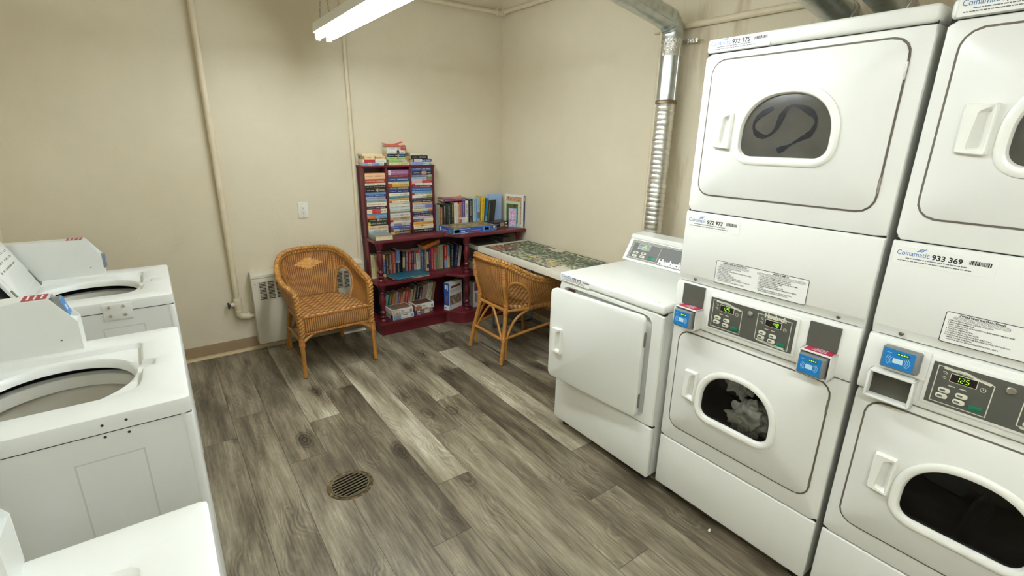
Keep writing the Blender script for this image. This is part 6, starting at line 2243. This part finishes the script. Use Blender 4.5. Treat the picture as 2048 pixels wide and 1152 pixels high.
for nm, y0, x0, z0, lab in (('a', -0.085, 0.905, 2.165, 'silver vent duct rising behind the first stacked dryer, the farther of two'), ('b', -0.285, 0.905, 2.165, 'silver vent duct rising behind the first stacked dryer, the nearer of two')):
    d2 = thing('vent_duct', lab, 'duct', (x0, y0, 0), 0, 'silver vent ducts behind the stacked dryers')
    mb = MB()
    mb.tube([(0.03, 0, 0.9), (0.03, 0, z0 - 0.10)], 0.0600, 24)
    mk('straight_pipe', mb, GALV, d2)
    mb = MB()
    mb.tube(catmull([(0.03, 0, z0 - 0.12), (0.028, 0, z0 - 0.07), (0.010, 0, z0 - 0.02), (-0.04, 0, z0 + 0.006), (-0.10, 0, z0 + 0.016)], 4), 0.0635, 24)
    for c0, c1 in (((0.020, 0, z0 - 0.045), (0.016, 0, z0 - 0.036)), ((-0.045, 0.0, z0 + 0.008), (-0.058, 0.0, z0 + 0.010))):
        mb.tube([c0, c1], 0.0665, 24)
    mk('elbow', mb, GALV, d2)
    mb = MB()
    mb.tube([(-0.08, 0, z0 + 0.012), (-2.4, 0.05, z0 + 0.45)], 0.0618, 24)
    mk('sloping_pipe', mb, GALV, d2)
    mb = MB()
    mb.tube([(-0.068, 0, z0 + 0.010), (-0.092, 0, z0 + 0.015)], 0.0655, 24)
    mk('foil_tape_band', mb, TAPE, d2)

# wall heater
HM = M('heater_enamel', (206, 200, 180), 0.42, var=0.05, scale=5)
ht = thing('wall_heater', 'cream metal wall heater with slotted grille behind the rattan chair', 'heater', (-1.277, YB - 0.001, 0.062))
HW, HH, HD = 0.855, 0.560, 0.099
mb = MB()
mb.box(0, -HD, 0, HW, 0, HH - 0.032, 0.006, 2)
mk('cover', mb, HM, ht)
mb = MB()
mb.rings([[(0.0, -HD - 0.001, HH - 0.030), (HW, -HD - 0.001, HH - 0.030), (HW, 0, HH - 0.030), (0, 0, HH - 0.030)], [(0.0, -HD + 0.002, HH - 0.012), (HW, -HD + 0.002, HH - 0.012), (HW, 0, HH - 0.012), (0, 0, HH - 0.012)],
          [(0.003, -HD + 0.020, HH), (HW - 0.003, -HD + 0.020, HH), (HW - 0.003, 0, HH + 0.006), (0.003, 0, HH + 0.006)]], True, True)
mk('top_cap', mb, HM, ht)
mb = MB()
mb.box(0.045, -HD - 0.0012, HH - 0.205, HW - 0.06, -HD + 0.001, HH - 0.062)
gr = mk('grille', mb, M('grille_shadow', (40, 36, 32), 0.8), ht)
mb = MB()
gx0, gx1, gz0, gz1 = 0.047, HW - 0.062, HH - 0.203, HH - 0.064
ncol = 13
for k in range(ncol + 1):
    xx = gx0 + (gx1 - gx0) * k / ncol
    mb.box(xx - 0.0075 * (1 if 0 < k < ncol else .6), -HD - 0.0032, gz0 - 0.003, xx + 0.0075 * (1 if 0 < k < ncol else .6), -HD - 0.001, gz1 + 0.003)
for j in range(13):
    zz = gz0 + (gz1 - gz0) * j / 12
    mb.box(gx0, -HD - 0.003, zz - 0.0022, gx1, -HD - 0.001, zz + 0.0022)
mk('grille_bars', mb, HM, gr)
mb = MB()
mb.lathe([(0.0, -0.002), (0.003, -0.0015), (0.004, 0.001)], 0, 0, 10, frame=lambda a, b, c_: (0.024 + a, -HD + c_, HH - 0.075 + b))
mk('screw', mb, FINE, ht)

# wall outlet
ol = thing('wall_outlet', 'white double power outlet on the back wall above the heater', 'outlet', (-0.832, YB, 1.064))
OW = M('outlet_white', (228, 226, 212), 0.35)
mb = MB()
mb.prism(rrect(-0.037, -0.061, 0.037, 0.061, 0.004, 3), FRONT, 0.0, -0.006, 0.0025)
mk('cover_plate', mb, OW, ol)
mb = MB()
mb.prism(rrect(-0.0168, -0.034, 0.0168, 0.034, 0.003, 3), FRONT, -0.005, -0.0078, 0.001)
rc_ = mk('receptacle', mb, OW, ol)
mb = MB()
for s in (-1, 1):
    zc_ = s * 0.0165
    mb.box(-0.0072, -0.0084, zc_ + 0.001, -0.0052, -0.0074, zc_ + 0.009)
    mb.box(0.0052, -0.0084, zc_ + 0.002, 0.0072, -0.0074, zc_ + 0.009)
    mb.lathe([(0.0, -0.0009), (0.0026, -0.0009), (0.0026, 0.0)], 0, 0, 8, frame=lambda a, b, c_: (a, -0.0076 + c_, zc_ - 0.006 + b))
mk('slots', mb, INK, rc_)
mb = MB()
for s in (-1, 1):
    mb.lathe([(0.0, -0.0012), (0.0028, -0.0008), (0.003, 0.0)], 0, 0, 8, frame=lambda a, b, c_: (a, -0.006 + c_, s * 0.048 + b))
mk('plate_screw', mb, FINE, ol)

# floor drain
BR = NT('drain_rust')
_tc = BR.n('ShaderNodeTexCoord')
_n = BR.n('ShaderNodeTexNoise', i_Vector=_tc.outputs['Object'], i_Scale=50.0, i_Detail=4.0)
BR.t.links.new(BR.ramp(_n.outputs[0], [(0.35, lin((58, 46, 30))), (0.55, lin((104, 84, 48))), (0.7, lin((150, 134, 96)))]), BR.b.inputs['Base Color'])
BR.b.inputs['Metallic'].default_value = 0.4
BR.b.inputs['Roughness'].default_value = 0.5
BR = BR.m
dr_ = thing('floor_drain', 'round rusty floor drain with a slatted grate in the plank floor', 'drain', (-1.203, 0.862, 0.0))
R0 = 0.108
mb = MB()
mb.lathe([(R0, 0.0004), (R0 - 0.003, 0.003), (R0 - 0.012, 0.0036), (R0 - 0.016, 0.0015), (R0 - 0.016, 0.0008)], 0, 0, 48)
for f in [f for f in mb.bm.faces if len(f.verts) > 4]:
    mb.bm.faces.remove(f)
mk('rim', mb, BR, dr_)
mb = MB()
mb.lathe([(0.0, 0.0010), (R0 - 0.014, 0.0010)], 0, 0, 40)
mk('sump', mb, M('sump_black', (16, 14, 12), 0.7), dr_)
mb = MB()
n = 9
for k in range(n):
    t = -R0 + 0.022 + (2 * R0 - 0.044) * (k + .5) / n
    hl = math.sqrt(max(0, (R0 - 0.016) ** 2 - t * t))
    mb.box(-hl, t - 0.0048, 0.0014, hl, t + 0.0048, 0.0050, 0.0012, 1)
ring_in = [(R0 - 0.016, 0.0012), (R0 - 0.017, 0.0046), (R0 - 0.024, 0.0046), (R0 - 0.025, 0.0012)]
mb.rings([[(r * math.cos(2 * PI * j / 48), r * math.sin(2 * PI * j / 48), z) for j in range(48)] for r, z in ring_in])
g = mk('grate', mb, M('grate_steel', (112, 104, 86), 0.32, 0.8, var=0.3, scale=30), dr_, rot=(0, 0, RAD(8)))

mb = MB()
mb.prism(rrect(-0.10, -0.024, 0.10, 0.024, 0.008, 3), FLAT, 0.0, 0.012, 0.004)
o = mk('metal_strip', mb, M('strip_white', (226, 226, 218), 0.4), loc=(-0.535, 2.79, 0.0))
tag(o, 'white metal strip lying on the floor under the right end of the wall heater', 'metal strip')

# crumbs on the floor and a scar in the wall paint
mb = MB()
mb.sphere((0, 0, 0.005), 0.009, 10, (1, .7, .5))
for v in mb.bm.verts:
    v.co += Vector((random.uniform(-.002, .002), random.uniform(-.002, .002), random.uniform(-.001, .001)))
    v.co.z = max(v.co.z, 0.0004)
o = mk('lint_ball', mb, M('lint_white', (226, 226, 222), 0.9), loc=(-0.022, -0.318, 0))
tag(o, 'white scrap of lint on the floor before the first stacked dryer', 'lint')
